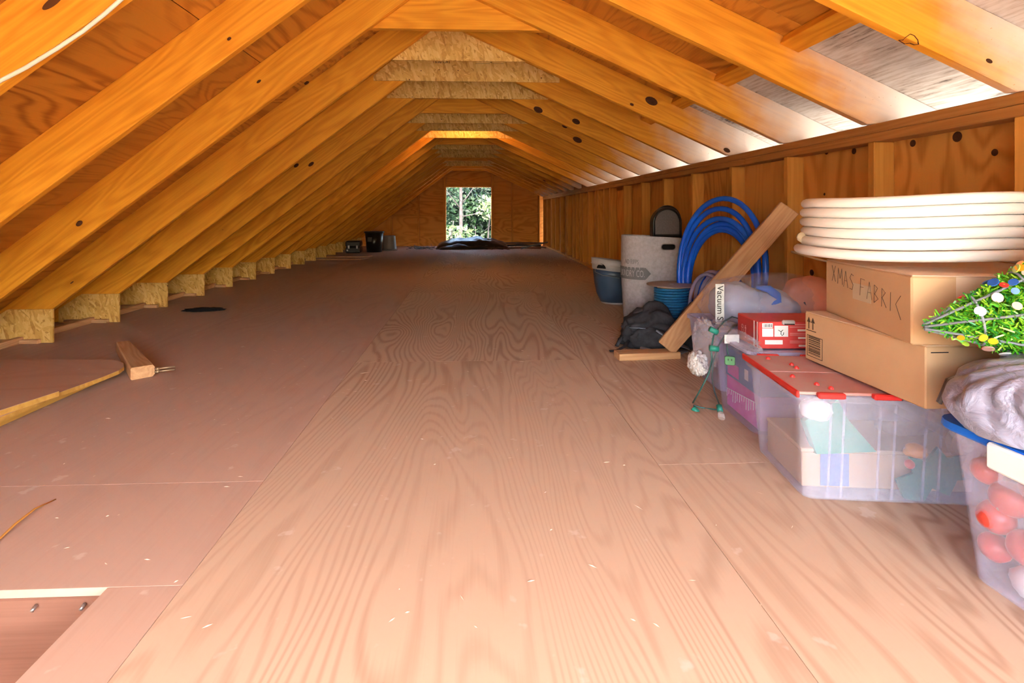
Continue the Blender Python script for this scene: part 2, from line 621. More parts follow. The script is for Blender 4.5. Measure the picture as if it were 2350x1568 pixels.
# ================================================================== THE SHELL
SP = .6096                                   # rafters 24 inches apart
YR0 = 2.805                                  # far face of the rafter pair k = 0
TH = .038
Y_NEAR, Y_END = -.80, 12.62
X_STUD, X_SHEATH = 1.69, 1.779               # knee wall: stud faces, inner face of the wall sheathing
ML, ZL = .7596, 2.180                        # left slope, underside: z = ZL + ML*x
MR, ZR = .4564, 1.943                        # right slope, underside: z = ZR - MR*x
DEP = .184
VL, VR = DEP * math.hypot(1, ML), DEP * math.hypot(1, MR)
XRIDGE = (ZR + VR - ZL - VL) / (ML + MR)
zl = lambda x: ZL + ML * x
zr = lambda x: ZR - MR * x
AL, AR = math.atan(ML), math.atan(MR)

# ---- floor: plywood sheets on a joist deck
floor = struct(bx('floor', 'joist_wood', None, -3.2, 1.78, 1.25, Y_END, -.22, -.0185, .002))
struct(bx('floor_deck', 'joist_wood', None, -.78, 1.78, Y_NEAR, 1.25, -.22, -.0185, .002))
GAP = .0005


def sheet(mat, x0, x1, y0, y1, z=0.0):
    w2, d2 = (x1 - x0) / 2 - GAP, (y1 - y0) / 2 - GAP
    me = boxm(2 * d2, 2 * w2, .018, .0005)
    return ob('floor_panel', me, mat, floor, ((x0 + x1) / 2, (y0 + y1) / 2, z - .009), (0, 0, R(90)))


floor.location  # children are given in world terms below
FLOORM = floor.matrix_basis.copy()
cols = [(-3.2, -1.845, 'floor_ply_dull', [1.17, 2.3, 4.75, 7.2, 9.6, Y_END]),
        (-1.845, -.626, 'floor_ply_dull', [1.61, 3.645, 6.08, 8.52, 10.96, Y_END]),
        (-.626, .593, 'floor_ply', [Y_NEAR, .42, 2.86, 5.30, 7.74, 10.18, Y_END]),
        (.593, X_SHEATH, 'floor_ply', [Y_NEAR, 1.66, 4.10, 6.54, 8.98, 11.42, Y_END])]
panels = []
for x0, x1, mt, ys in cols:
    for a, b2 in zip(ys[:-1], ys[1:]):
        panels.append(sheet(mt, x0, x1, a, b2))
panels.append(sheet('floor_ply_dull', -1.845, -.626, 1.168, 1.61))
panels.append(sheet('floor_ply_dull', -.785, -.626, Y_NEAR, 1.168))
panels.append(sheet('floor_ply_dull', -3.2, -1.70, Y_NEAR, 1.17))
for p in panels:
    p.matrix_parent_inverse = FLOORM.inverted()

# ---- the hatch hole at the left: joists and a stair stringer below
hatch = thing('floor_hatch', 'open hatch in the plywood floor with reddish joists below', 'hatch', (-1.25, .4, -.2))
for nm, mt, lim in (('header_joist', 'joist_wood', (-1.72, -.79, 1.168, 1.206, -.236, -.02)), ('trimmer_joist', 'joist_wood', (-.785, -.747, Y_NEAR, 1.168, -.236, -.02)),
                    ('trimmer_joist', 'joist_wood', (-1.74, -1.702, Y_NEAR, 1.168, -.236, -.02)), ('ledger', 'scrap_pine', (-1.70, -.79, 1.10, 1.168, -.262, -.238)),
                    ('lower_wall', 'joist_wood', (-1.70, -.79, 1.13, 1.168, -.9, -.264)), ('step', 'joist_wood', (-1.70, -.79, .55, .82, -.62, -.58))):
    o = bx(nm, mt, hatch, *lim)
    o.location -= Vector((-1.25, .4, -.2))
V, Fc = [], []
for i in range(24):
    for ax in (0, 1):
        p0 = (-1.70 + .038 * i, .82, -.45) if ax == 0 else (-1.70, .82 + .012 * i, -.45)
        p1 = (-1.70 + .038 * i, 1.12, -.45) if ax == 0 else (-.79, .82 + .012 * i, -.45)
        v, f = sweep([Vector(p0) - Vector((-1.25, .4, -.2)), Vector(p1) - Vector((-1.25, .4, -.2))], .0022, 4)
        k = len(V); V += v; Fc += [tuple(q + k for q in ff) for ff in f]
ob('wire_grate', mesh('grate', V, Fc), 'steel', hatch)
for nx, ny in ((-.83, 1.165), (-.93, 1.165)):
    o = tube('nail', [(nx + 1.25, ny - .4, .168), (nx + 1.25, ny - .012 - .4, .165)], .004, 'steel', hatch, 6)

# ---- roof: sheathing panels, rafters, ties, gussets, blocks
ceiling = struct(bx('ceiling', 'pine', None, XRIDGE - .012, XRIDGE + .012, Y_NEAR - .2, Y_END + .2, zr(XRIDGE) + .02, zr(XRIDGE) + VR + .03))
CINV = ceiling.matrix_basis.inverted()


def cpart(o):
    o.parent = ceiling
    o.matrix_parent_inverse = CINV
    return o


def slope_panel(left, s0, s1, y0, y1, mat):
    """sheathing sheet lying on the rafters; s measured down the slope from the ridge"""
    me = boxm(y1 - y0 - .003, s1 - s0 - .003, .012, .001)
    s = (s0 + s1) / 2
    a = AL if left else AR
    if left:
        x, z = XRIDGE - s * math.cos(a), zl(XRIDGE) + VL - s * math.sin(a)
        nx, nz = -math.sin(a), math.cos(a)
        q = Matrix(((0, -math.cos(a), nx), (1, 0, 0), (0, -math.sin(a), nz)))
    else:
        x, z = XRIDGE + s * math.cos(a), zr(XRIDGE) + VR - s * math.sin(a)
        nx, nz = math.sin(a), math.cos(a)
        q = Matrix(((0, -math.cos(a), nx), (1, 0, 0), (0, math.sin(a), nz)))
    c = Vector((x + nx * .0065, (y0 + y1) / 2, z + nz * .0065))
    return cpart(ob('sheathing_panel', me, mat, None, c, q.to_euler()))


def rows(left, splits, mats, starts):
    for (s0, s1), mt, st in zip(zip(splits[:-1], splits[1:]), mats, starts):
        ys = [Y_NEAR - .2]
        y = Y_NEAR - .2 + st
        while y < Y_END + .1:
            ys.append(y)
            y += 2.4384
        ys.append(Y_END + .2)
        for a, b2 in zip(ys[:-1], ys[1:]):
            slope_panel(left, s0, s1, a, b2, mt)


SL_END = (XRIDGE + 3.30) / math.cos(AL)
rows(True, [.0, 1.10, 2.32, SL_END], ['roof_ply'] * 3, [1.9, 1.1, 2.0])
s_block = (1.375 - XRIDGE) / math.cos(AR)
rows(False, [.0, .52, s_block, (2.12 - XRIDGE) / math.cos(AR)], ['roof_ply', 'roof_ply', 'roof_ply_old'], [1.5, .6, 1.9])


def rot_poly(poly, ang, org):
    """world xz polygon -> local frame turned by ang about Y at org"""
    c, s = math.cos(ang), math.sin(ang)
    out = []
    for x, z in poly:
        dx, dz = x - org[0], z - org[1]
        out.append((dx * c - dz * s, dx * s + dz * c))
    return out


def beam_poly(poly, ang, org, th, c=.003):
    """prism of a world xz polygon, grain along local X"""
    V, Fc = prism(rot_poly(poly, ang, org), 'y', -th, 0)
    me = mesh('beam', V, Fc)
    bm = bmesh.new(); bm.from_mesh(me)
    bmesh.ops.recalc_face_normals(bm, faces=bm.faces)
    bmesh.ops.bevel(bm, geom=[e for e in bm.edges], offset=c, segments=1, affect='EDGES')
    bm.to_mesh(me); bm.free()
    return me


xf0, xf1 = (.0 - ZL) / ML, (.0 - ZL - VL) / ML
polyL = [(XRIDGE - .014, zl(XRIDGE - .014)), (XRIDGE - .014, zl(XRIDGE - .014) + VL), (xf1, .002), (xf0, .002)]
polyR = [(XRIDGE + .014, zr(XRIDGE + .014) + VR), (XRIDGE + .014, zr(XRIDGE + .014)), (1.672, zr(1.672)), (X_STUD - .0, 1.181), (X_SHEATH, 1.181), (X_SHEATH, zr(X_SHEATH)), (2.05, zr(2.05)), (2.05, zr(2.05) + VR)]
orgL, orgR = (-1.5, zl(-1.5)), (.8, zr(.8))
meL = beam_poly(polyL, -AL, orgL, TH)
meR = beam_poly(polyR, AR, orgR, TH)
KS = list(range(-6, 17))
OSB_FRONT = {2, 3, 5, 6, 7, 9, 10, 11, 13, 14}
# a tie of lumber or a gusset of OSB joins each pair at the same height
ZT = EYE + .984
xl_t, xr_t = (ZT - ZL) / ML, (ZR - ZT) / MR
gus_poly = [(-.80, ZT), (.74, ZT), (.74, zr(.74) + VR - .01), (.16, ZT + .30), (-.50, ZT + .30), (-.80, zl(-.80) + VL - .01)]
gus_poly = [(-.74, ZT), (.66, ZT), (.66, min(ZT + .19, zr(.66) + VR - .02)), (.12, ZT + .27), (-.46, ZT + .27), (-.74, min(ZT + .16, zl(-.74) + VL - .02))]
V, Fc = prism([(x, z - ZT) for x, z in gus_poly], 'y', -.012, 0)
meG = fixn(mesh('gusset', V, Fc))
tie_poly = [(xl_t - .16, ZT), (xr_t + .26, ZT), (xr_t + .10, ZT + .184), (xl_t - .02, ZT + .184)]
V, Fc = prism([(x, z - ZT) for x, z in tie_poly], 'y', 0, .036)
meT = fixn(mesh('tie', V, Fc))
tr1 = [(xl_t - .05, ZT - .004), (xr_t + .05, ZT - .004), (.10, ZT + .19), (-.40, ZT + .19)]
V, Fc = prism([(x, z - ZT) for x, z in tr1], 'y', 0, .012)
meO = fixn(mesh('gusset_back', V, Fc))
foot_poly = [(-3.02, .0), (-2.59, .0), (-2.59, .206), (-2.86, .206), (-3.02, .10)]
V, Fc = prism([(x + 2.8, z) for x, z in foot_poly], 'y', -.012, 0)
meF = fixn(mesh('foot_gusset', V, Fc))
rnd = random.Random(5)
for k in KS:
    y = YR0 + SP * k
    cpart(ob('rafter', meL, 'pine', None, (orgL[0], y, orgL[1]), (0, -AL, 0)))
    cpart(ob('rafter', meR, 'pine_eave_glow', None, (orgR[0], y, orgR[1]), (0, AR, 0)))
    if k <= -2:
        continue
    if k in (0, -1, 4, 8, 12, 15, 16):
        if k != -1:
            cpart(ob('collar_tie', meT, 'pine', None, (0, y + .001, ZT - (.012 if k == 0 else 0)), (0, 0, 0)))
    elif k == 1:
        cpart(ob('ridge_gusset', meO, 'osb', None, (0, y + .001, ZT)))
    else:
        cpart(ob('ridge_gusset', meG, 'osb', None, (0, y - TH - .001, ZT + rnd.uniform(-.006, .004))))
    if k >= 1:
        cpart(ob('foot_gusset', meF, 'osb', None, (-2.8 + rnd.uniform(-.006, .006), y - TH - .001, .0015)))
        if k < 9:
            cpart(bx('foot_block', 'scrap_pine', None, -2.96, -2.655, y - TH - .046, y - TH - .014, .001, .026))
# blocks between the right-hand rafters, at the joint of the sheathing
xb, zb = 1.345, zr(1.345) + VR
nb = Vector((math.sin(AR), 0, math.cos(AR)))
for k in KS[:-1]:
    y0, y1 = YR0 + SP * k + .001, YR0 + SP * (k + 1) - TH - .001
    me = boxm(y1 - y0, .089, .038, .002)
    c = Vector((xb, (y0 + y1) / 2, zb)) - nb * .0205
    q = Matrix(((0, -math.cos(AR), nb.x), (1, 0, 0), (0, math.sin(AR), nb.z)))
    cpart(ob('block', me, 'pine', None, c, q.to_euler()))
# solid blocks, added to dim the far end, close the eave there
for k in range(8, KS[-1]):
    y0, y1 = YR0 + SP * k + .001, YR0 + SP * (k + 1) - TH - .001
    cpart(bx('added_eave_block', 'plate_pine', None, X_STUD + .03, X_STUD + .068, y0, y1, 1.181, zr(X_STUD + .068) + VR - .006))
# printing on two of the gussets
for k, txt, x, z in ((2, '15/32 CAT', -.30, .137), (2, '.................+.............', .02, .135), (6, '. ... .... .. O ........... + ... ... ... .... .. ...', -.52, .012)):
    o = ob('stamp', textmesh(txt, .030 if k == 2 else .032), 'ink', None, (x, YR0 + SP * k - TH - .0145, ZT + z), (R(90), 0, 0))
    cpart(o)
# the large dark knots that can be told apart on rafters and wall sheets
meK = {}


def knot_mesh(r):
    key = round(r, 4)
    if key not in meK:
        V, Fc = lathe([(r, 0), (r, .0006), (r * .72, .0012), (r * .68, .0004), (r * .3, .0010)], 14)
        meK[key] = mesh('knot', V, Fc)
    return meK[key]


for (u, v, rp) in ((1495, 232, 11), (1235, 252, 8), (1322, 279, 7), (1325, 321, 8), (1668, 345, 6), (1296, 290, 5), (335, 466, 8), (490, 347, 9), (410, 408, 6), (526, 89, 4), (594, 187, 4),
                   (182, 513, 6), (244, 532, 8), (165, 592, 8), (680, 380, 5), (714, 377, 5), (2270, 140, 7), (2010, 185, 6), (760, 470, 4), (1450, 240, 4)):
    for k in range(-2, 9):
        yf = YR0 + SP * k - TH - .0002
        p = ony(u, v, yf)
        lo = zl(p.x) if p.x < XRIDGE else zr(p.x)
        if lo + .012 < p.z < lo + (VL if p.x < XRIDGE else VR) - .012:
            o = cpart(ob('knot', knot_mesh(rp * p.y / F_PX), 'knot_dark', None, p, (R(90), (-AL if p.x < XRIDGE else AR), 0)))
            o.scale = (1.25 + .3 * ((u * 7) % 10) / 10, .72 + .2 * ((v * 3) % 10) / 10, 1)
            break
yk_ = YR0 + SP * -2 - TH - .0006
hp_ = [(2078, 86), (2089, 78), (2098, 82), (2106, 92), (2108, 102), (2098, 103), (2088, 99), (2076, 101), (2062, 92), (2072, 92)]
cpart(ob('heart_knot', mesh('heart', *sweep([ony(u, v, yk_) for u, v in hp_], .0022, 5, True, .5)), 'knot_dark', None))
# roofing outside so that no daylight comes through the joints
for left in (True, False):
    a = AL if left else AR
    L = SL_END if left else (2.14 - XRIDGE) / math.cos(a)
    me = boxm(L, Y_END - Y_NEAR + .5, .02, .002)
    nx, nz = (-math.sin(a), math.cos(a)) if left else (math.sin(a), math.cos(a))
    sx = -1 if left else 1
    c = Vector((XRIDGE + sx * L / 2 * math.cos(a) + nx * .028, (Y_END + Y_NEAR) / 2, (zl if left else zr)(XRIDGE) + (VL if left else VR) - L / 2 * math.sin(a) + nz * .028))
    cpart(ob('shingle_layer', me, 'shingle', None, c, (0, -a if left else a, 0)))

# ---- knee wall at the right
wall_r = struct(bx('wall_right', 'siding', None, X_SHEATH + .013, X_SHEATH + .05, Y_NEAR, Y_END, -2.6, 1.18))
WINV = wall_r.matrix_basis.inverted()


def wpart(o, w=None):
    o.parent = w or wall_r
    o.matrix_parent_inverse = (w or wall_r).matrix_basis.inverted()
    return o


y = Y_NEAR
while y < Y_END - .01:
    y1 = min(y + 1.2192, Y_END)
    me = boxm(1.18, y1 - y - .004, .012, .001)
    q = Matrix(((0, 0, 1), (0, 1, 0), (-1, 0, 0)))
    wpart(ob('wall_panel', me, 'wall_ply', None, (X_SHEATH + .0065, (y + y1) / 2, .59), q.to_euler()))
    y = y1
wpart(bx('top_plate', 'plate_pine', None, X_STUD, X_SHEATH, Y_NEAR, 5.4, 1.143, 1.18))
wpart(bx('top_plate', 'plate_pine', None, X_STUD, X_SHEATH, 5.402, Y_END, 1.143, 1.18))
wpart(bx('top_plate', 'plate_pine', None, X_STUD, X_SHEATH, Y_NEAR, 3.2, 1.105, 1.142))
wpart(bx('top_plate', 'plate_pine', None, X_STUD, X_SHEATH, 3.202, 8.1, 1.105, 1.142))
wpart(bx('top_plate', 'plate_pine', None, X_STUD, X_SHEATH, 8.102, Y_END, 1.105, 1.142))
wpart(bx('bottom_plate', 'stud_pine', None, X_STUD, X_SHEATH, Y_NEAR, Y_END, .0005, .038))
for k in range(-4, 19):
    ys = 1.576 + SP * k
    wpart(bx('stud', 'stud_pine', None, X_STUD + .0005, X_SHEATH, ys - .038, ys, .0385, 1.1045))
# extra studs crowding the far half of the wall
for ys in (6.75, 7.2, 8.05, 8.6, 9.35, 10.1, 11.2):
    wpart(bx('stud', 'stud_pine', None, X_STUD + .0005, X_SHEATH, ys - .038, ys, .0385, 1.1045))

for (u, v, rp) in ((1897, 349, 6), (1960, 347, 7), (2095, 329, 8), (2197, 314, 12), (2283, 350, 8), (1863, 626, 7), (1700, 515, 4), (1892, 446, 3)):
    p = onx(u, v, X_SHEATH - .0008)
    wpart(ob('knot', knot_mesh(rp * p.y / F_PX * 1.05), 'knot_dark', None, p, (0, R(-90), 0)))

# ---- strip along the eave at the left and the low wall behind the rafter feet
struct(bx('baseboard_left', 'scrap_pine', None, -2.80, -2.762, 1.2, Y_END, .0005, .04))
struct(bx('wall_left', 'roof_ply', None, -3.19, -3.17, Y_NEAR, Y_END, .0, .02))

# ---- gable wall at the far end with its open doorway
WX0, WX1, WZ1 = -.632, .452, 1.405
wall_b = struct(ob('wall_back', mesh('gable', *prism([(-3.2, -2.6), (1.83, -2.6), (1.83, 1.2), (XRIDGE, 2.3), (-3.2, .02)], 'y', Y_END + .15, Y_END + .17)), 'siding', None))
bpy.data.objects.remove(wall_b)
gx = lambda z: (z - ZL - VL) / ML
gr = lambda z: (ZR + VR - z) / MR


def gable(name, ya, yb, mat, ox0, ox1, oz0, oz1, low):
    """gable wall round an opening: pieces left, right and above it"""
    V, Fc = [], []

    def add(poly):
        v, f = prism(poly, 'y', ya, yb)
        k = len(V); V.extend(v); Fc.extend([tuple(q + k for q in ff) for ff in f])
    left = [(-3.2, low), (ox0, low), (ox0, zl(ox0) + VL), (gx(0), 0), (-3.2, 0)]
    right = [(ox1, low), (1.83, low), (1.83, zr(1.83) + VR), (ox1, min(zr(ox1) + VR, 9))]
    add(left); add(right)
    add([(ox0, oz1), (ox1, oz1), (ox1, zr(ox1) + VR), (XRIDGE, zr(XRIDGE) + VR), (ox0, zl(ox0) + VL)])
    add([(ox0, low), (ox1, low), (ox1, oz0), (ox0, oz0)])
    return struct(ob(name, fixn(mesh(name, V, Fc)), mat))


wall_b = gable('wall_back', Y_END + .10, Y_END + .115, 'wall_ply', WX0, WX1, .0, WZ1, -2.6)
Yb0, Yb1 = Y_END + .005, Y_END + .099
for x in (-1.93, -1.29, .96, 1.60):
    top = (zl(x) if x < XRIDGE else zr(x)) - .005
    wpart(bx('stud', 'stud_pine', None, x - .019, x + .019, Yb0, Yb1, .001, max(top, .2)), wall_b)
for x0, x1, z in ((-1.91, -1.31, .74), (-1.27, -.70, .74), (.52, .94, .78), (.98, 1.58, .78)):
    wpart(bx('girt', 'stud_pine', None, x0, x1, Yb0, Yb1, z - .019, z + .019), wall_b)
door = struct(bx('door_1', 'stud_pine', None, WX0 - .06, WX0 - .001, Yb0 - .004, Y_END + .14, .001, zl(WX0 - .06)))
for lim in ((WX1 + .001, WX1 + .06, Yb0 - .004, Y_END + .14, .001, zr(WX1 + .06)), (WX0, WX1, Yb0 - .003, Y_END + .14, WZ1, WZ1 + .09), (WX0, WX1, Yb0, Y_END + .14, -.04, .012)):
    wpart(bx('jamb', 'stud_pine', None, *lim), door)
# ---- near gable behind the camera: a wide opening
gable('wall_front', Y_NEAR - .05, Y_NEAR - .035, 'wall_ply', -1.30, 1.60, .0, 1.68, -2.6)
struct(bx('ground', 'ground', None, -60, 60, -60, 80, -2.75, -2.65, 0))

# ================================================================== THINGS
def tote_body(w2, d2, h, taper, r, parent, mat, rim=.012, ribs=0, name='body'):
    """open tapered tub with thickness and a turned-out rim; local base centre at origin"""
    t = .0025
    L = []
    for z, k in ((0, 0.0), (h * .5, .5), (h - .022, .93), (h - .018, .95)):
        L.append(rrect(w2 - taper * (1 - k), d2 - taper * (1 - k), r, z))
    L.append(rrect(w2 + rim, d2 + rim, r + rim, h - .016))
    L.append(rrect(w2 + rim, d2 + rim, r + rim, h))
    L.append(rrect(w2 - t, d2 - t, r, h))
    for z, k in ((h * .5, .5), (t, 0.0)):
        L.append(rrect(w2 - taper * (1 - k) - t, d2 - taper * (1 - k) - t, r, z))
    V, Fc = loft(L, True, True)
    o = ob(name, fixn(mesh(name, V, Fc)), mat, parent)
    return o


def flat(name, mat, parent, x0, x1, y0, y1, z0, z1, c=.002, label=None):
    return bx(name, mat, parent, x0, x1, y0, y1, z0, z1, c, label=label)


# ---- white pipe coil on the boxes
pts, rad = [], .0152
N, turns = 44, 6.15
for i in range(int(N * turns) + 1):
    a = -.6 + 2 * math.pi * i / N
    lv = i / N
    k = int(lv)
    rr = (.300, .293, .281, .284, .287, .283, .28)[min(k, 6)] * (1 - (lv - k)) + (.293, .281, .284, .287, .283, .28, .28)[min(k, 6)] * (lv - k)
    z = .0155 + .0305 * lv + .003 * math.sin(3 * a)
    dx = -.012 * max(0, 1 - lv / 1.6)
    pts.append((1.378 + dx + rr * math.cos(a), 1.605 + rr * math.sin(a), .650 + z))
coil = thing('pipe_coil', 'coil of thick white plastic pipe lying on the upper cardboard box', 'pipe', (1.378, 1.605, .650))
o = tube('pipe', [Vector(p) - coil.location for p in pts], rad, 'white_pipe', coil, 10)
a = 2.75
ob('tape_band', mesh('band', *sweep([(.296 * math.cos(a + q) , .296 * math.sin(a + q), .0155 + .0305 * 1.9) for q in (-.03, 0, .03)], .0175, 10), smooth=True), 'tape_tan', coil)

# ---- upper cardboard box, marked by hand
ub = thing('cardboard_box', 'cardboard box marked XMAS FABRIC under the white pipe coil', 'box', (1.10, 1.275, .4745), R(-10.5))
UW, UD, UH = .50, .445, .172
flat('carton', 'card', ub, 0, UW, 0, UD, 0, UH, .004)
flat('flap', 'card_light', ub, .002, UW - .002, .0, UD / 2 - .002, UH + .0003, UH + .0035, .001)
flat('flap', 'card_light', ub, .002, UW - .002, UD / 2 + .002, UD, UH + .0003, UH + .0035, .001)
flat('tape', 'tape_tan', ub, -.0008, 0.0, UD * .40, UD * .62, UH * .42, UH * .70, .0002, label='strip of brown packing tape')
flat('tape', 'card_light', ub, .10, .22, -.0009, -.0001, UH * .55, UH, .0002, label='torn paper label')
STROKES = {'X': [[(0, 0), (.6, 1)], [(0, 1), (.6, 0)]], 'M': [[(0, 0), (.1, 1), (.4, .35), (.7, 1), (.8, 0)]], 'A': [[(0, 0), (.35, 1), (.7, 0)], [(.15, .4), (.55, .4)]],
           'S': [[(.6, .9), (.3, 1), (.05, .75), (.55, .35), (.4, .05), (0, .1)]], 'F': [[(0, 0), (.1, 1), (.7, .95)], [(.05, .5), (.5, .5)]],
           'B': [[(0, 0), (.05, 1), (.5, .85), (.1, .5), (.55, .25), (0, 0)]], 'R': [[(0, 0), (.05, 1), (.5, .8), (.08, .5), (.6, 0)]], 'I': [[(.1, 0), (.15, 1)]],
           'C': [[(.75, 1), (.15, .5), (.75, -.25)]]}
s = .045
for ch in 'XMAS FABRIC':
    V, Fc = [], []
    for st in STROKES.get(ch, []):
        v, f = sweep([(-.0012, UD - s - a2 * .036, UH - .062 - (s - .045) * .13 + b2 * .050) for a2, b2 in st], .0007, 5)
        k = len(V); V += v; Fc += [tuple(q + k for q in ff) for ff in f]
    s += .036 if ch not in ' I' else .022
    if V:
        ob('pencil_letter', mesh('pencil_letter', V, Fc), 'pencil', ub)

# ---- lower cardboard box
lb = thing('cardboard_box', 'long cardboard box with printed arrows and barcode on the red lid', 'box', (1.125, 1.262, .317), R(1.0))
LW, LD, LH = .50, .462, .156
flat('carton', 'card', lb, 0, LW, 0, LD, 0, LH, .003)
flat('flap', 'card_light', lb, .002, LW, .0, LD * .5 - .002, LH + .0003, LH + .003, .001)
flat('flap', 'card_light', lb, .002, LW, LD * .5 + .002, LD, LH + .0003, LH + .003, .001)
V, Fc = [], []


def addbox(V, Fc, x0, x1, y0, y1, z0, z1):
    k = len(V)
    V += [(x, y, z) for z in (z0, z1) for y in (y0, y1) for x in (x0, x1)]
    Fc += [tuple(k + q for q in f) for f in ((0, 2, 3, 1), (4, 5, 7, 6), (0, 1, 5, 4), (2, 6, 7, 3), (0, 4, 6, 2), (1, 3, 7, 5))]


rb = random.Random(3)
z = .022
addbox(V, Fc, -.0008, 0, LD - .085, LD - .012, .014, .0156)
while z < .078:
    t = rb.choice((.0012, .0022, .0034))
    addbox(V, Fc, -.0008, 0, LD - .075, LD - .018, z, z + t)
    z += t + rb.choice((.0016, .0028))
addbox(V, Fc, -.0008, 0, LD - .085, LD - .012, .082, .0836)
addbox(V, Fc, -.0008, 0, LD - .0126, LD - .011, .014, .0836); addbox(V, Fc, -.0008, 0, LD - .086, LD - .0844, .014, .0836)
ob('barcode', mesh('barcode', V, Fc), 'pencil', lb)
V, Fc = [], []
for q in (.020, .040):
    addbox(V, Fc, -.0008, 0, LD - q - .002, LD - q + .002, .104, .130)
    v, f = prism([(LD - q - .009, .126), (LD - q + .009, .126), (LD - q, .143)], 'x', -.0008, 0)
    k = len(V); V += v; Fc += [tuple(n + k for n in ff) for ff in f]
addbox(V, Fc, -.0008, 0, LD - .055, LD - .008, .0975, .100)
ob('arrow_print', fixn(mesh('arrows', V, Fc)), 'pencil', lb)
V, Fc = [], []
addbox(V, Fc, .014, .060, -.0008, 0, LH - .016, LH - .0135)
ob('ink_line', mesh('line', V, Fc), 'ink', lb)

# ---- clear tote with a red two-flap lid
rt = thing('storage_tote', 'clear tote with dusty red flap lid under the cardboard boxes', 'tote', (1.205, 1.575, .001), R(-7.0))
TW, TD, THT = .275, .185, .300
tote_body(TW, TD, THT, .022, .03, rt, 'tote_clear', .014)
flat('lid_flap', 'dusty_red', rt, -TW - .006, TW + .006, -TD - .004, -.002, THT + .001, THT + .009, .002, label='red lid flap under grey dust')
flat('lid_flap', 'dusty_red', rt, -TW - .006, TW + .006, .002, TD + .004, THT + .001, THT + .009, .002, label='red lid flap under grey dust')
flat('lid_edge', 'red_lid', rt, -TW - .014, -TW - .006, -TD - .010, TD + .010, THT - .006, THT + .013, .002, label='bright red lid edge')
for sy in (-1, 1):
    for i, q in enumerate((-.20, -.055, .09, .22)):
        flat('lid_tab', 'red_lid', rt, q - .036, q + .036, sy * (TD + .013) - .009, sy * (TD + .013) + .009, THT - .004, THT + .011, .003)
for q in (-.21, -.165, -.07, .05, .10, .19):
    V, Fc = lathe([(.008, 0), (.006, .005), (.002, .008)], 8)
    ob('lid_knob', mesh('knob', V, Fc), 'red_lid', rt, (-TW + .07 + .03 * math.sin(q * 20), q * .75, THT + .009))
for i, q in enumerate((-.19, -.155, -.06, -.02, .06, .10, .19)):
    k = .022 * .5
    o = flat('rib', 'tote_clear', rt, q - .0028, q + .0028, -TD + .002 , -TD + .007, .004, THT - .024, .001)
    o.location.y += .010
    o.rotation_euler = (Matrix.Rotation(.073, 3, 'X') @ Matrix.Rotation(R(90), 3, 'Y')).to_euler()
RT = Matrix.Translation(rt.location) @ Matrix.Rotation(R(-7.0), 4, 'Z')


def inn(x, y, z, M=RT):
    return M @ Vector((x, y, z))


# what shows through the red-lid tote
me = fixn(mesh('felt_tree', *prism([(-.075, 0), (.09, .012), (.02, .10), (.0, .155), (-.03, .13), (-.10, .09)], 'y', 0, .03)))
tag(ob('felt_decoration', me, 'green_felt', None, inn(-.12, -.115, .105), (R(-12), 0, R(-7))), 'green felt decoration seen through the red lid tote', 'decoration')
leaf = [(0, 0), (.05, -.012), (.075, .03), (.12, .01), (.14, .055), (.185, .06), (.15, .09), (.165, .125), (.115, .115), (.09, .145), (.06, .105), (.015, .115), (.025, .07), (-.02, .05)]
hl = thing('holly_decoration', 'dark green holly leaf with red berry at bottom of red lid tote', 'decoration', inn(.02, -.150, .006), R(-7))
ob('leaf', fixn(mesh('leaf', *prism(leaf, 'y', 0, .008))), 'holly', hl)
ob('berry', blob(.013, .013, .013, .02, sub=2, flatbase=False), 'ornament', hl, (.012, -.004, .085))
me = fixn(mesh('ring', *loft([[( (.042 if q in (0, 3) else .020) * math.cos(p), (0, .03)[q in (2, 3)] if False else (0 if q < 2 else .024), (.042 if q in (0, 3) else .020) * math.sin(p)) for p in (2 * math.pi * j / 28 for j in range(28))] for q in (0, 1, 2, 3)], closed=True)))
tag(ob('tape_roll', me, 'tape_tan', None, inn(.205, -.125, .150), (R(-6), 0, R(-5))), 'roll of tan packing tape inside the red lid tote', 'tape')
tag(ob('crumpled_bag', blob(.10, .05, .065, .35, 2.4, 4, 4, True, .6), 'bag_shiny', None, inn(.09, -.05, .16), (0, 0, .3)), 'crumpled clear bag inside the red lid tote', 'bag')
tag(ob('tissue_wad', blob(.04, .04, .035, .3, 2.2, 3, 9), 'cotton', None, inn(-.185, -.085, .20), (0, 0, 0)), 'white tissue wad at upper left inside red lid tote', 'tissue')
gb = thing('gift_box', 'tan flat cardboard gift box at bottom of red lid tote', 'box', inn(.0, .0, .004), R(-7))
flat('carton', 'card', gb, -.23, .24, -.10, .13, 0, .10)
flat('lid', 'card', gb, -.232, .242, -.102, .132, .101, .112)
flat('ribbon', 'blue_pack', gb, -.18, -.10, -.1035, -.1022, .005, .10, .0005)
tag(ob('toy_ornament', blob(.028, .025, .022, .2, 2, 3, 3), 'sequin_orange', None, inn(.06, -.135, .118)), 'small orange ornament inside red lid tote', 'ornament')

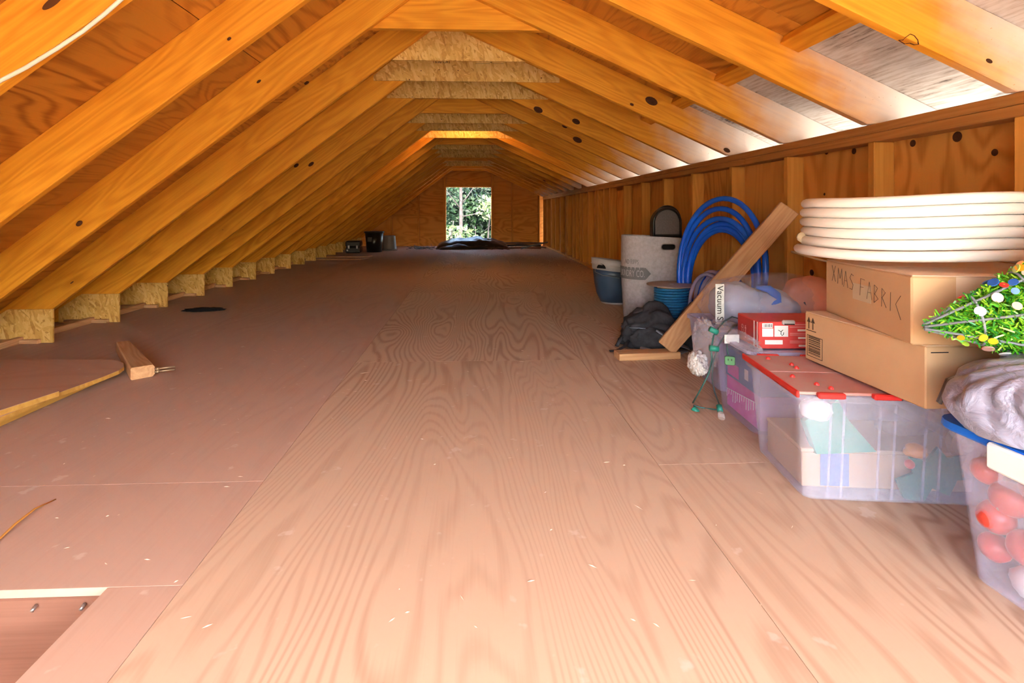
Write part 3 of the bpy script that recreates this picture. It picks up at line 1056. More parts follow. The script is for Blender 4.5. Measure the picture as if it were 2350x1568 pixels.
# ---- blue-lid tote nearest the camera
bt = thing('storage_tote', 'clear tote with blue lid and white latch at the right edge', 'tote', (1.375, .935, .001), R(2))
BW, BD, BH = .285, .235, .318
tote_body(BW, BD, BH, .028, .035, bt, 'tote_clear', .008)
V, Fc = loft([rrect(BW + .016, BD + .016, .045, BH + .001), rrect(BW + .020, BD + .020, .048, BH + .006), rrect(BW + .018, BD + .018, .046, BH + .020), rrect(BW - .01, BD - .01, .04, BH + .022), rrect(BW - .02, BD - .02, .04, BH + .014)])
ob('lid', fixn(mesh('lid', V, Fc)), 'blue_lid', bt)
flat('latch', 'paper', bt, -BW - .034, -BW - .018, -.10, .115, BH - .036, BH + .018, .006, label='white plastic latch')
flat('latch_keeper', 'tote_clear', bt, -BW - .024, -BW - .006, -.085, .10, BH - .062, BH - .038, .003)
BT = Matrix.Translation(bt.location) @ Matrix.Rotation(R(2), 4, 'Z')
ro = random.Random(8)
spots = [(-.215, .185, .235, .029), (-.215, .135, .195, .036), (-.215, -.06, .165, .036), (-.205, .180, .150, .034), (-.21, .115, .110, .036), (-.20, .02, .04, .0), (-.205, .175, .072, .030), (-.215, .075, .245, .036), (-.14, .12, .20, .036), (-.205, .04, .15, .035), (-.1, .0, .20, .036), (-.12, .13, .04, .036)]
where = ['upper back corner', 'upper left wall', 'near end of the left wall', 'middle of the back corner', 'middle left wall', '', 'lower back corner', 'top left rim', 'upper middle', 'left wall centre', 'centre top', 'centre bottom']
for i, (x, y, z, r) in enumerate(spots):
    if not r:
        continue
    x = -(.255 + .028 * z / .318) + r + .004 if x < -.19 else x
    o = thing('ornament_ball', 'red ornament ball at the ' + where[i] + ' inside blue lid tote', 'ornament', inn(x, y, z - r * .9, BT), 0, 'red ornaments in the tote')
    o.rotation_euler = (ro.uniform(-.5, .5), ro.uniform(-.5, .5), 0)
    ob('ball', blob(r, r, r, .05, 2, 3, i, False), 'ornament', o)
    ob('cap', mesh('cap', *lathe([(.007, 0), (.007, .008), (.002, .012)], 8)), 'brass', o, (0, 0, r * 1.94))
tag(ob('cotton_ball', blob(.052, .045, .036, .15, 2, 3, 31), 'cotton', None, inn(-.190, .115, .006, BT)), 'white cotton ball at the bottom of the blue lid tote', 'decoration')
for i, p in enumerate(((-.10, .06, .006), (-.10, -.08, .006), (.0, -.1, .006), (.05, .1, .006))):
    tag(ob('packing_paper', blob(.10, .075, .05, .3, 2.5, 3, 40 + i, True, .5), 'blue_pack' if i != 2 else 'pink_pack', None, inn(p[0] + .12, p[1], p[2], BT)),
        ('crumpled blue paper by the back inside blue lid tote', 'crumpled blue paper by the front inside blue lid tote', 'crumpled pink paper inside blue lid tote', 'crumpled blue paper at the far side inside blue lid tote')[i], 'paper')

# ---- grey rubbish bag on that tote
def rubbish_bag():
    bm = bmesh.new()
    bmesh.ops.create_icosphere(bm, subdivisions=6, radius=1)
    for v in bm.verts:
        d = v.co.normalized()
        ang = math.atan2(d.y + .25, d.x + .55)                       # folds run out of the knot at the upper left
        rr = math.hypot(d.x + .55, d.y + .25)
        fold = (abs(math.sin(ang * 6 + 2.2 * mnoise.noise(d * 1.3))) ** .6 - .6) * .085 * min(1, rr * 1.4) * max(0, d.z + .55)
        k = 1 + .12 * mnoise.fractal(d * 1.2 + Vector((3, 1, 8)), 1, 2, 2) + fold + .022 * (1 - 2 * abs(mnoise.noise(d * 3.0)))
        v.co = Vector((d.x * k * .30, d.y * k * .205, d.z * k * .125))
        if v.co.z < -.052:
            v.co.z = -.052 + (v.co.z + .052) * .06
    me = bpy.data.meshes.new('bag')
    z0 = min(v.co.z for v in bm.verts)
    for v in bm.verts:
        v.co.z -= z0
    bm.to_mesh(me); bm.free()
    me.polygons.foreach_set('use_smooth', [True] * len(me.polygons))
    return me


gbag = thing('rubbish_bag', 'shiny grey plastic rubbish bag lying on the blue lid', 'bag', (1.325, 1.0, .343), R(-12))
ob('bag_body', rubbish_bag(), 'bag_grey', gbag)
V, Fc = [], []
rk = random.Random(21)
for i in range(9):
    a0 = R(150 + 9 * i)
    p0 = Vector((-.12, .02, .135))
    p1 = p0 + Vector((-.06 - .02 * rk.random(), -.035 + .012 * i, .012 * rk.uniform(-1, 1)))
    p2 = p1 + Vector((-.055, -.03 + .012 * i, -.055))
    p3 = p2 + Vector((-.018, -.008 + .002 * i, -.055))
    v, f = sweep([p0, (p0 + p1) / 2 + Vector((0, 0, .012)), p1, p2, p3], [.02, .022, .02, .014, .008], 6, flat=.5)
    k = len(V); V += v; Fc += [tuple(n + k for n in ff) for ff in f]
ob('gathered_neck', mesh('neck', V, Fc, True), 'bag_dark', gbag, label='darker gathered neck of the bag')
ob('tie_knot', mesh('knot', *sweep([(-.115 + .022 * math.cos(q), .025 + .012 * math.sin(q * 2), .142 + .02 * math.sin(q)) for q in (2 * math.pi * i / 18 for i in range(18))], .008, 6, True), smooth=True), 'bag_grey', gbag)

# ---- tinsel tree lying on the bag
tr = thing('tinsel_tree', 'green tinsel tree with coloured sequins lying against the cardboard box', 'decoration', (1.035, 1.165, .545), 0, rot=(0, 0, 0))
axis = Vector((1.0, -.30, .20)).normalized()
q = axis.to_track_quat('Z', 'Y')
tr.rotation_euler = q.to_euler()
LEN, RB = .46, .21


def cone_pt(a, s, o=0.0):
    r = (RB * s / LEN + o)
    return Vector((r * math.cos(a) * .55, r * math.sin(a), s))


# squashed cone: long axis of the section upright
for i in range(7):
    a = 2 * math.pi * i / 7 + .3
    tube('frame_wire', [cone_pt(a, .0, .006), cone_pt(a, LEN * .5, .008), cone_pt(a, LEN, .008)], .0030, 'wire_grey', tr, 6)
for s in (.10, .19, .28, .37, .46):
    tube('frame_ring', [cone_pt(2 * math.pi * j / 20, s, .010) for j in range(20)], .0026, 'wire_grey', tr, 6, True)
rt2 = random.Random(17)
for mt, n in (('tinsel_a', 7500), ('tinsel_b', 6500), ('tinsel_c', 3600)):
    V, Fc = [], []
    for i in range(n):
        s = LEN * math.sqrt(rt2.random())
        a = rt2.uniform(0, 2 * math.pi)
        p = cone_pt(a, s, rt2.uniform(-.02, .012))
        d = Vector((rt2.uniform(-1, 1), rt2.uniform(-1, 1), rt2.uniform(-1, 1))).normalized() * rt2.uniform(.006, .014)
        e = d.cross(Vector((rt2.uniform(-1, 1), rt2.uniform(-1, 1), rt2.uniform(-1, 1)))).normalized() * .0016
        k = len(V)
        V += [p - d - e, p - d + e, p + d + e, p + d - e]
        Fc.append((k, k + 1, k + 2, k + 3))
    stuff(ob('tinsel', mesh('tinsel', V, Fc), mt, tr))
V, Fc = lathe([(.0085, -.0008), (.0085, .0008)], 14)
meS = mesh('sequin', V, Fc)
smats = ['sequin_yellow', 'sequin_orange', 'sequin_red', 'sequin_blue', 'sequin_white', 'sequin_pink', 'sequin_lime']
meSm = {}
for m_ in smats:
    meSm[m_] = meS.copy()
for i in range(170):
    s = LEN * math.sqrt(rt2.uniform(.01, 1))
    a = rt2.uniform(math.pi * .0, math.pi * 2)
    p = cone_pt(a, s, .018)
    nrm = (Vector((math.cos(a) / .55, math.sin(a), -.4)) + Vector((rt2.uniform(-.5, .5), rt2.uniform(-.5, .5), rt2.uniform(-.5, .5)))).normalized()
    m_ = smats[i % 7]
    o = ob('sequin', meSm[m_], m_, tr, p, nrm.to_track_quat('Z', 'Y').to_euler())
    o.scale = (rt2.uniform(.7, 1.3),) * 3

# ---- pink-filled tote and lavender tote behind
pt = thing('storage_tote', 'clear tote full of pink and blue packaging behind the red lid tote', 'tote', (1.29, 2.005, .001), R(-3))
PW, PD, PH = .285, .175, .295
tote_body(PW, PD, PH, .024, .03, pt, 'tote_pink', .010)
V, Fc = loft([rrect(PW + .012, PD + .012, .04, PH + .001), rrect(PW + .014, PD + .014, .042, PH + .012), rrect(PW - .01, PD - .01, .04, PH + .014), rrect(PW - .02, PD - .02, .04, PH + .008)])
ob('lid', fixn(mesh('lid', V, Fc)), 'tote_lav', pt)
flat('latch', 'tub_rim', pt, -.02, .05, -PD - .022, -PD - .012, PH - .02, PH + .012, .003)
PT = Matrix.Translation(pt.location) @ Matrix.Rotation(R(-3), 4, 'Z')
pk = thing('light_carton', 'pink carton with printed icicle lights inside the clear tote', 'carton', inn(-.07, 0, .006, PT), R(-3))
flat('carton', 'pink_pack', pk, -.165, .15, -.14, .14, 0, .125)
V, Fc = [], []
for i in range(7):
    y = -.12 + .038 * i
    v, f = sweep([(-.1665, y, .095 - .004 * i), (-.1665, y + .036, .091 - .004 * i)], .0016, 4)
    k = len(V); V += v; Fc += [tuple(n + k for n in ff) for ff in f]
    for j in range(2):
        yy = y + .008 + .018 * j
        v, f = sweep([(-.1665, yy, .094 - .004 * i), (-.1665, yy + .003, .094 - .004 * i - .022 - .012 * ((i + j) % 3))], .0014, 4)
        k = len(V); V += v; Fc += [tuple(n + k for n in ff) for ff in f]
ob('icicle_print', mesh('print', V, Fc), 'paper', pk)
pk2 = thing('light_carton', 'blue carton on top of the pink carton inside the tote', 'carton', inn(-.06, 0, .133, PT), R(-3))
flat('carton', 'blue_pack', pk2, -.18, .15, -.145, .14, 0, .115)
flat('print_panel', 'pink_pack', pk2, -.1815, -.1803, .02, .12, .01, .06, .0003)
flat('print_panel', 'paper', pk2, -.1815, -.1803, -.06, -.03, .03, .07, .0003)

lt = thing('storage_tote', 'lavender clear tote with navy lid ajar beside leaning plank', 'tote', (1.275, 2.475, .001), R(-2))
LW2, LD2, LH2 = .175, .185, .285
tote_body(LW2, LD2, LH2, .022, .03, lt, 'tote_lav', .012)
o = flat('lid', 'navy_lid', lt, -LW2 + .03, LW2 + .02, -LD2 - .01, LD2 - .03, LH2 - .03, LH2 - .012, .004)
o.rotation_euler.rotate_axis('Y', R(4))
tag(ob('folded_blanket', blob(.15, .16, .12, .12, 2, 3, 12), 'dark_cloth', None, (1.275, 2.475, .006)), 'dark folded blanket inside the lavender tote', 'blanket')

# ---- red boxed drive on the tote lid
rbx = thing('retail_box', 'red retail box with white labels lying on the tote lid', 'box', (1.040, 1.872, .311), R(-3))
flat('carton', 'red_box', rbx, 0, .27, 0, .17, 0, .098, .002)
flat('end_panel', 'red_box_dark', rbx, -.0008, .0, .004, .166, .004, .094, .0003)
flat('stripe', 'paper', rbx, -.0016, -.0009, .030, .036, .002, .096, .0002)
flat('stripe', 'paper', rbx, -.0016, -.0009, .008, .012, .002, .096, .0002)
for (x0, x1, z0, z1) in ((.012, .050, .076, .093), (.012, .052, .044, .074), (.056, .106, .044, .084), (.022, .086, .016, .032), (.140, .20, .064, .071), (.142, .20, .036, .043), (.144, .20, .008, .015)):
    flat('label', 'paper', rbx, x0, x1, -.0012, -.0002, z0, z1, .0002)
for z in (.088, .079, .056, .050, .028, .022):
    flat('print_band', 'pink_print', rbx, .112, .25, -.0010, -.0002, z - .0015, z + .0015, .0002)
V, Fc = [], []
for i in range(9):
    addbox(V, Fc, .017 + .0035 * i, .0185 + .0035 * i + .0006 * (i % 3), -.0018, -.0012, .079, .090)
ob('barcode', mesh('bars', V, Fc), 'grey_ink', rbx)
tube('pen_mark', [(.070, -.0018, .068), (.079, -.0018, .063), (.087, -.0018, .069), (.080, -.0018, .063), (.079, -.0018, .054), (.083, -.0018, .049), (.088, -.0018, .052), (.089, -.0018, .060)], .0011, 'ink', rbx, 5)
flat('hang_tab', 'tub_rim', rbx, .083, .128, -.010, .004, .088, .105, .004)
flat('tab_slot', 'ink', rbx, .087, .124, -.0112, -.0101, .089, .093, .0005)
for txt, sz, y, z in (('CD', .024, .118, .030), ('BURNER', .013, .096, .016)):
    me = textmesh(txt, sz)
    o = ob('lettering', me, 'pink_print', rbx, (-.0018, y, z), Matrix(((0, 0, -1), (0, 1, 0), (1, 0, 0))).to_euler())
    o.rotation_euler = Matrix(((0, 0, -1), (0, -1, 0), (1, 0, 0))).inverted().to_euler() if False else Matrix(((0., 0., -1.), (0., -1., 0.), (-1., 0., 0.))).transposed().to_euler()
    o.matrix_basis = Matrix.Translation((-.0018, y, z)) @ Matrix(((0, 0, -1, 0), (0, 1, 0, 0), (1, 0, 0, 0), (0, 0, 0, 1)))

# ---- clear vacuum bag of clothes
vb = thing('vacuum_bag', 'clear plastic storage bag of grey and salmon clothes on the totes', 'bag', (1.36, 2.36, .312), R(-4))


def membrane():
    bm = bmesh.new()
    bmesh.ops.create_icosphere(bm, subdivisions=5, radius=1)
    for v in bm.verts:
        d = v.co.normalized()
        sx = math.copysign(abs(d.x) ** .62, d.x)
        k = 1 + .10 * mnoise.fractal(d * 2.1, 1, 2, 3) + .05 * (1 - 2 * abs(mnoise.noise(d * 3.3)))
        peak = .45 * math.exp(-((d.x + .82) ** 2) / .03) * max(0, d.z) + .30 * math.exp(-((d.x - .85) ** 2) / .05) * max(0, d.z) + .12 * math.exp(-((d.x - .1) ** 2) / .03) * max(0, d.z)
        v.co = Vector((sx * .285 * k, d.y * .205 * k, d.z * .125 * (k + peak)))
        if v.co.z < -.075:
            v.co.z = -.075 + (v.co.z + .075) * .04
    z0 = min(v.co.z for v in bm.verts)
    for v in bm.verts:
        v.co.z -= z0
    me = bpy.data.meshes.new('film'); bm.to_mesh(me); bm.free()
    me.polygons.foreach_set('use_smooth', [True] * len(me.polygons))
    return me


ob('film', membrane(), 'bag_clear', vb)
flat('brand_strip', 'grey_tag', vb, -.300, -.262, -.145, -.143, .01, .185, .0006, label='white printed strip')
me = textmesh('Vacuum S', .038)
o = ob('lettering', me, 'ink', vb)
o.matrix_basis = Matrix.Translation((-.293, -.1472, .178)) @ Matrix(((0, 1, 0, 0), (0, 0, -1, 0), (-1, 0, 0, 0), (0, 0, 0, 1)))
VB = Matrix.Translation(vb.location) @ Matrix.Rotation(R(-4), 4, 'Z')
tag(ob('folded_shirt', blob(.105, .13, .10, .2, 2.2, 4, 2, True, .35), 'grey_shirt', None, inn(-.16, -.02, .008, VB)), 'grey shirt at the left end inside the clear bag', 'clothes')
tag(ob('folded_shirt', blob(.115, .15, .085, .2, 2.0, 4, 6, True, .35), 'grey_shirt', None, inn(-.025, -.035, .008, VB)), 'blue-grey shirt in the middle of the clear bag', 'clothes')
tag(ob('folded_shirt', blob(.105, .16, .12, .16, 2.0, 4, 15, True, .3), 'salmon_shirt', None, inn(.155, -.07, .008, VB)), 'salmon pink shirt at the right end inside the clear bag', 'clothes')
tag(tube('neck_pillow_edge', [inn(-.105, -.10, .165, VB), inn(-.06, -.12, .16, VB), inn(-.035, -.135, .135, VB), inn(-.035, -.145, .11, VB), inn(-.065, -.15, .095, VB)], [.008, .017, .02, .018, .008], 'blue_cloth', None, 10), 'curved bright blue band on top of the clothes', 'band')
tag(ob('dark_strap', mesh('strap', *sweep([inn(.075, -.15, .11, VB), inn(.10, -.165, .07, VB), inn(.105, -.17, .02, VB)], .016, 8, flat=.3), smooth=True), 'dark_cloth', None), 'dark strap between grey and salmon clothes', 'strap')

# ---- crinkled plastic wrap spilling over the pink tote
wrap = thing('plastic_wrap', 'crinkled clear plastic wrap spilling over the pink tote', 'plastic', (1.10, 2.12, .2))


def crinkle(rx, ry, rz, seed):
    return blob(rx, ry, rz, .30, 3.0, 5, seed, False, .8)


ob('upper_fold', crinkle(.075, .09, .035, 51), 'bag_shiny', wrap, (-.045, .05, .062))
ob('hanging_fold', crinkle(.028, .085, .09, 52), 'bag_shiny', wrap, (-.128, .045, -.055))
ob('torn_end', crinkle(.032, .05, .045, 53), 'foil', wrap, (-.135, .10, -.10))
ob('flat_fold', crinkle(.03, .15, .03, 54), 'bag_shiny', wrap, (-.09, -.14, .085))

# ---- string of outdoor lights
ls = thing('string_lights', 'green string light cord with clear bulbs hanging over the pink tote', 'lights', (1.0, 2.1, .0))


def sp(u, v, y):
    return ony(u, v, y) - Vector((1.0, 2.1, 0))


tube('cord', [sp(1662, 737, 2.17), sp(1650, 752, 2.10), sp(1638, 770, 2.03), sp(1632, 800, 2.01), sp(1634, 825, 2.0), sp(1628, 855, 2.0), sp(1610, 890, 2.02), sp(1590, 925, 2.09)], .0032, 'green_wire', ls, 6)
tube('cord', [sp(1708, 742, 2.16), sp(1685, 748, 2.08), sp(1662, 772, 2.0), sp(1645, 800, 1.99), sp(1636, 835, 1.98), sp(1634, 870, 1.98), sp(1640, 900, 2.0), sp(1650, 927, 2.05)], .0032, 'grey_wire', ls, 6)
tube('cord', [sp(1592, 931, 2.12), sp(1620, 938, 2.13), sp(1645, 940, 2.10)], .0034, 'green_wire', ls, 6)
tube('cord', [sp(1662, 738, 2.17), sp(1680, 727, 2.19), sp(1700, 733, 2.18), sp(1708, 742, 2.16)], .0030, 'grey_wire', ls, 6)
tube('cord', [sp(1668, 790, 2.0), sp(1670, 810, 1.99), sp(1674, 820, 1.985)], .0022, 'green_wire', ls, 6)
for (u0, v0, u1, v1, y) in ((1629, 755, 1646, 763, 2.03), (1629, 799, 1648, 801, 1.985)):
    tube('socket_clip', [sp(u0, v0, y), sp(u1, v1, y)], .011, 'green_socket', ls, 10)
V, Fc = loft([rrect(.017, .015, .006, -.011), rrect(.019, .017, .006, 0), rrect(.017, .015, .006, .011)])
o = ob('outlet_plug', fixn(mesh('plug', V, Fc)), 'green_plug', ls, sp(1675, 828, 1.975), (R(80), 0, R(-25)))
for q in (-.006, .006):
    ob('plug_slot', box(.003, .007, .002, .0003), 'ink', o, (q, .004, .0117))
flat('paper_tag', 'grey_tag', ls, sp(1662, 780, 1.99).x, sp(1662, 780, 1.99).x + .058, sp(1662, 780, 1.99).y - .003, sp(1662, 780, 1.99).y, sp(1662, 780, 1.99).z - .014, sp(1662, 780, 1.99).z + .020, .001)
for (u0, v0, u1, v1, y, y2) in ((1590, 936, 1602, 948, 2.115, 2.10), (1650, 931, 1653, 945, 2.06, 2.04)):
    a_, b_ = sp(u0, v0, y), sp(u1, v1, y2)
    d_ = (b_ - a_).normalized()
    so_ = tube('bulb_socket', [a_, b_], .0115, 'green_socket', ls, 10)
    p_ = [b_ + d_ * q for q in (0, .008, .02, .032, .042, .048)]
    tube('bulb', p_, [.008, .012, .0145, .013, .008, .002], 'bulb_glass', ls, 12)

# ---- planks
pl = tag(bx('plank', 'scrap_pine', None, -.175, .175, -.045, .045, -.019, .019, .003), 'short pine board lying flat on the floor by the backpack', 'board')
pl.location = (.965, 2.875, .020); pl.rotation_euler = (0, 0, R(4))
p0, p1 = Vector((1.075, 2.885, .055)), Vector((1.640, 2.66, .83))
d = (p1 - p0)
me = boxm(d.length, .038, .104, .003)
xa = d.normalized()
ya = Vector((.32, .93, .0)); ya = (ya - xa * ya.dot(xa)).normalized()
za = xa.cross(ya)
M4 = Matrix((xa, ya, za)).transposed().to_4x4()
pk_ = tag(ob('plank', me, 'scrap_pine', None), 'long pine board leaning against the wall stud above the totes', 'board')
pk_.matrix_world = Matrix.Translation((p0 + p1) / 2) @ M4

# ---- spool of blue rope
spl = thing('rope_spool', 'cable spool wound with blue rope behind the black backpack', 'spool', (1.315, 3.43, .001))
ob('flange', mesh('flange', *lathe([(.012, .325), (.158, .325), (.160, .328), (.158, .331), (.012, .331)], 40)), 'masonite', spl)
ob('flange', mesh('flange', *lathe([(.012, .0), (.158, .0), (.160, .003), (.158, .006), (.012, .006)], 40)), 'masonite', spl)
ob('core', mesh('core', *lathe([(.092, .006), (.092, .325)], 28), smooth=True), 'kraft_core', spl)
pts = []
for i in range(17 * 26 + 1):
    a = 2 * math.pi * i / 26
    pts.append((.1045 * math.cos(a), .1045 * math.sin(a), .016 + .0172 * i / 26))
tube('rope', pts, .0088, 'blue_rope', spl, 7)
ob('hub', mesh('hub', *lathe([(.014, .3312), (.014, .3322), (.004, .3322)], 14)), 'steel', spl)

# ---- grey felt hamper
hp = thing('felt_hamper', 'grey felt laundry hamper with handle slot and printed banner', 'hamper', (1.405, 4.045, .001), R(3))
HW, HD, HH = .245, .155, .618
HR = .148


def per(s):
    """point and normal on the hamper outline; s runs along the front from its centre, left is negative"""
    a = HW - HR
    if s >= -a:
        return s, -HD, 0, -1
    q = (-a - s) / HR
    if q <= math.pi / 2:
        return -a - HR * math.sin(q), -HD + HR * (1 - math.cos(q)), -math.sin(q), -math.cos(q)
    return -HW, -HD + HR + (q - math.pi / 2) * HR, -1, 0


L = []
for z, g in ((0, -.012), (.3, 0), (HH * .7, .002), (HH - .004, .0), (HH, -.002)):
    L.append(rrect(HW + g, HD + g, HR, z, 8))
for z, g in ((HH, -.006), (HH - .3, -.008), (.006, -.02)):
    L.append(rrect(HW + g, HD + g, HR - .006, z, 8))
V, Fc = loft(L)
V = [(x, y, z + (.012 * math.cos((x + HW) * 5) * (z / HH) if z > .5 else 0)) for x, y, z in V]
ob('felt_body', fixn(mesh('felt', V, Fc, True)), 'felt', hp)


def wrapmesh(me, s0, z0, o=.0015):
    for v in me.vertices:
        x, y, nx, ny = per(s0 + v.co.x)
        v.co = Vector((x + nx * (o + v.co.z), y + ny * (o + v.co.z), z0 + v.co.y))
    return me


def grid_banner():
    V, Fc = [], []
    n = 30
    for i in range(n + 1):
        s = -.30 + .30 * i / n
        tp = max(0, (s + .042) / .042)
        V += [(s, -.046 * (1 - tp) - .0, 0), (s, .046 * (1 - tp), 0)]
        if i:
            k = 2 * i
            Fc.append((k - 2, k, k + 1, k - 1))
    return mesh('banner', V, Fc)


ob('banner_print', wrapmesh(grid_banner(), -.080, .345), 'grey_ink', hp, label='dark grey arrow banner')
for txt, sz, s0, z0, mt, sx in (('LAUNDRY CO.', .072, -.365, .320, 'felt', .50), ('ND RIPPS', .050, -.285, .415, 'grey_ink', .56)):
    me = textmesh(txt, sz)
    for v in me.vertices:
        v.co.x *= sx
    ob('lettering', wrapmesh(me, s0, z0, .0028), mt, hp)
V, Fc = loft([[(x, -HD - .004 if q else -HD - .0015, z) for x, z in ((.055 + w2 * math.cos(p) + (.033 if math.cos(p) > 0 else -.033), .545 + w2 * math.sin(p)) for p in (2 * math.pi * (j + .5) / 24 for j in range(24)))] for q, w2 in ((0, .026), (1, .026), (1, .019), (0, .019))], closed=True)
ob('handle_grommet', fixn(mesh('grommet', V, Fc)), 'steel', hp)
V, Fc = loft([[(x, -HD - .003 + .0015 * q, z) for x, z in ((.055 + .019 * math.cos(p) + (.033 if math.cos(p) > 0 else -.033), .545 + .019 * math.sin(p)) for p in (2 * math.pi * (j + .5) / 24 for j in range(24)))] for q in (0, 1)])
ob('handle_slot_shade', fixn(mesh('slot', V, Fc)), 'shade_rag_black', hp)
# ---- black mesh chair back standing in the hamper
cb = thing('chair_back', 'black arched chair back with grey mesh panel standing in the hamper', 'chair part', (1.515, 4.03, .35), R(4))


def arch(w2, z1, n=18):
    return [(-w2, .0)] + [(-w2 * math.cos(math.pi * i / n), z1 - w2 * 1.05 + w2 * 1.05 * math.sin(math.pi * i / n)) for i in range(n + 1)] + [(w2, .0)]


ob('shell', fixn(mesh('shell', *prism(arch(.118, .495), 'y', .012, .06))), 'black_plastic', cb)
ob('rear_shell', fixn(mesh('rear', *prism([(x + .03, z + .012) for x, z in arch(.110, .50)], 'y', .065, .085))), 'black_plastic', cb)
ob('mesh_panel', fixn(mesh('panel', *prism([(x, max(z, .285)) for x, z in arch(.098, .475)], 'y', .004, .011))), 'grey_mesh', cb)
tube('rim', [(x * 1.0, .008, z) for x, z in arch(.112, .488)], .008, 'black_plastic', cb, 8)

# ---- slate tub with pale rim
tb = thing('plastic_tub', 'slate blue plastic tub with pale rim beside the felt hamper', 'tub', (1.29, 4.66, .001), R(8))


def ell(a, b2, z, n=32, tilt=0.0):
    return [(a * math.cos(2 * math.pi * j / n), b2 * math.sin(2 * math.pi * j / n), z - tilt * (a * math.cos(2 * math.pi * j / n) + a)) for j in range(n)]


L = [ell(.125, .10, .012), ell(.15, .12, .014), ell(.185, .145, .09), ell(.205, .16, .18), ell(.214, .166, .27, tilt=.10), ell(.216, .168, .315, tilt=.10), ell(.208, .16, .315, tilt=.10), ell(.196, .15, .17), ell(.14, .11, .02)]
ob('body', fixn(mesh('tub', *loft(L), smooth=True)), 'slate_tub', tb)
L = [ell(.218, .170, .305, tilt=.10), ell(.224, .176, .308, tilt=.10), ell(.232, .182, .405, tilt=.13), ell(.222, .173, .405, tilt=.13), ell(.212, .164, .306, tilt=.10)]
ob('rim', fixn(mesh('rim', *loft(L, closed=True), smooth=True)), 'tub_rim', tb)
tube('rim_line', ell(.231, .181, .355, tilt=.115), .004, 'tub_rim', tb, 6, True)
V, Fc = prism([(.045 * math.cos(math.pi * i / 12), .04 * math.sin(math.pi * i / 12)) for i in range(13)], 'y', 0, .004)
for q in (215,):
    a = R(q)
    ob('handle_hole_shade', fixn(mesh('hole', V, Fc)), 'shade_rag_black', tb, (.231 * math.cos(a), .181 * math.sin(a), .317), (0, 0, a + R(90)))
tube('wire_handle', [(-.228, -.06, .31), (-.245, -.10, .29), (-.20, -.165, .265), (-.13, -.175, .255), (-.06, -.19, .24)], .0028, 'steel', tb, 6)
ob('foot_ring', mesh('foot', *loft([ell(.14, .112, 0), ell(.14, .112, .012)])), 'tub_rim', tb)

# ---- blue pipe coil leaning on the wall
bc = thing('pipe_coil', 'bright blue flexible pipe coil leaning on the wall studs', 'pipe', (1.56, 3.16, .0))
dirx = Vector((-.27, .96, 0)).normalized()
lean = Vector((.96, .27, 0)).normalized()
pts = []
loops_ = [(.435, .00, .03, .01), (.415, .02, .10, .00), (.375, .035, -.02, -.005), (.355, .02, .05, -.01), (.345, .05, .08, -.01), (.330, .055, .02, -.02)]
nn = 48
prev = None
for li, (r, off, tw, lx) in enumerate(loops_):
    nxt = loops_[min(li + 1, len(loops_) - 1)]
    for i in range(nn):
        k = i / nn
        rr = r * (1 - k) + nxt[0] * k
        of = off * (1 - k) + nxt[1] * k
        t_ = tw * (1 - k) + nxt[2] * k
        a = -math.pi / 2 + 2 * math.pi * k
        h_ = rr * math.cos(a)
        z = rr * 1.03 * math.sin(a) + rr * 1.03 + .016
        # the loops fan apart at the top and lean towards the wall
        p = dirx * (h_ * .86 + of) + lean * (-.085 + .013 * li - .02 + t_ * .35 * (z / .8) + .055 * z / .8) + Vector((0, 0, z))
        pts.append(p)
tube('pipe', pts, .0165, 'blue_pipe', bc, 8)
tube('pipe_end', [pts[-1], pts[-1] + dirx * .05 + Vector((0, 0, .05)), dirx * .15 + lean * -.10 + Vector((0, 0, .30)), dirx * .08 + lean * -.10 + Vector((0, 0, .42)), dirx * -.05 + lean * -.09 + Vector((0, 0, .44)), dirx * -.16 + lean * -.06 + Vector((0, 0, .40))], .0125, 'blue_pipe', bc, 8)
# ---- clear hose coil inside it
hc = thing('hose_coil', 'clear lavender hose coil inside the blue pipe coil', 'hose', (1.475, 3.10, .0))
pts = []
for i in range(5 * 32 + 1):
    a = -math.pi / 2 + 2 * math.pi * i / 32
    r = .215 + .004 * math.sin(i * .3)
    pts.append(Vector((.012 * (i / 32) - .035, 0, 0)) + Vector((.28, .0, 0)) * 0 + dirx * (r * .72 * math.cos(a)) + lean * (.021 * (i / 32) - .05) + Vector((0, 0, r + .014 + r * math.sin(a))))
tube('hose', pts, .0115, 'hose_clear', hc, 7)

# ---- backpack
bp = thing('backpack', 'collapsed black backpack lying by the rope spool', 'backpack', (1.13, 3.13, .001), R(-6))


def pack():
    bm = bmesh.new()
    bmesh.ops.create_icosphere(bm, subdivisions=5, radius=1)
    for v in bm.verts:
        d = v.co.normalized()
        sx = math.copysign(abs(d.x) ** .7, d.x)
        hh = .145 + .05 * math.exp(-((sx + .15) / .4) ** 2) - .075 * math.exp(-((sx - .42) / .16) ** 2) + .13 * math.exp(-((sx - .85) / .25) ** 2)
        k = 1 + .16 * mnoise.fractal(d * 2.6 + Vector((7, 2, 1)), 1, 2, 4)
        v.co = Vector((sx * .235 * k, d.y * .135 * k, d.z * hh * k))
        if v.co.z < -.05:
            v.co.z = -.05 + (v.co.z + .05) * .06
    z0 = min(v.co.z for v in bm.verts)
    for v in bm.verts:
        v.co.z -= z0
    me = bpy.data.meshes.new('pack'); bm.to_mesh(me); bm.free()
    me.polygons.foreach_set('use_smooth', [True] * len(me.polygons))
    return me


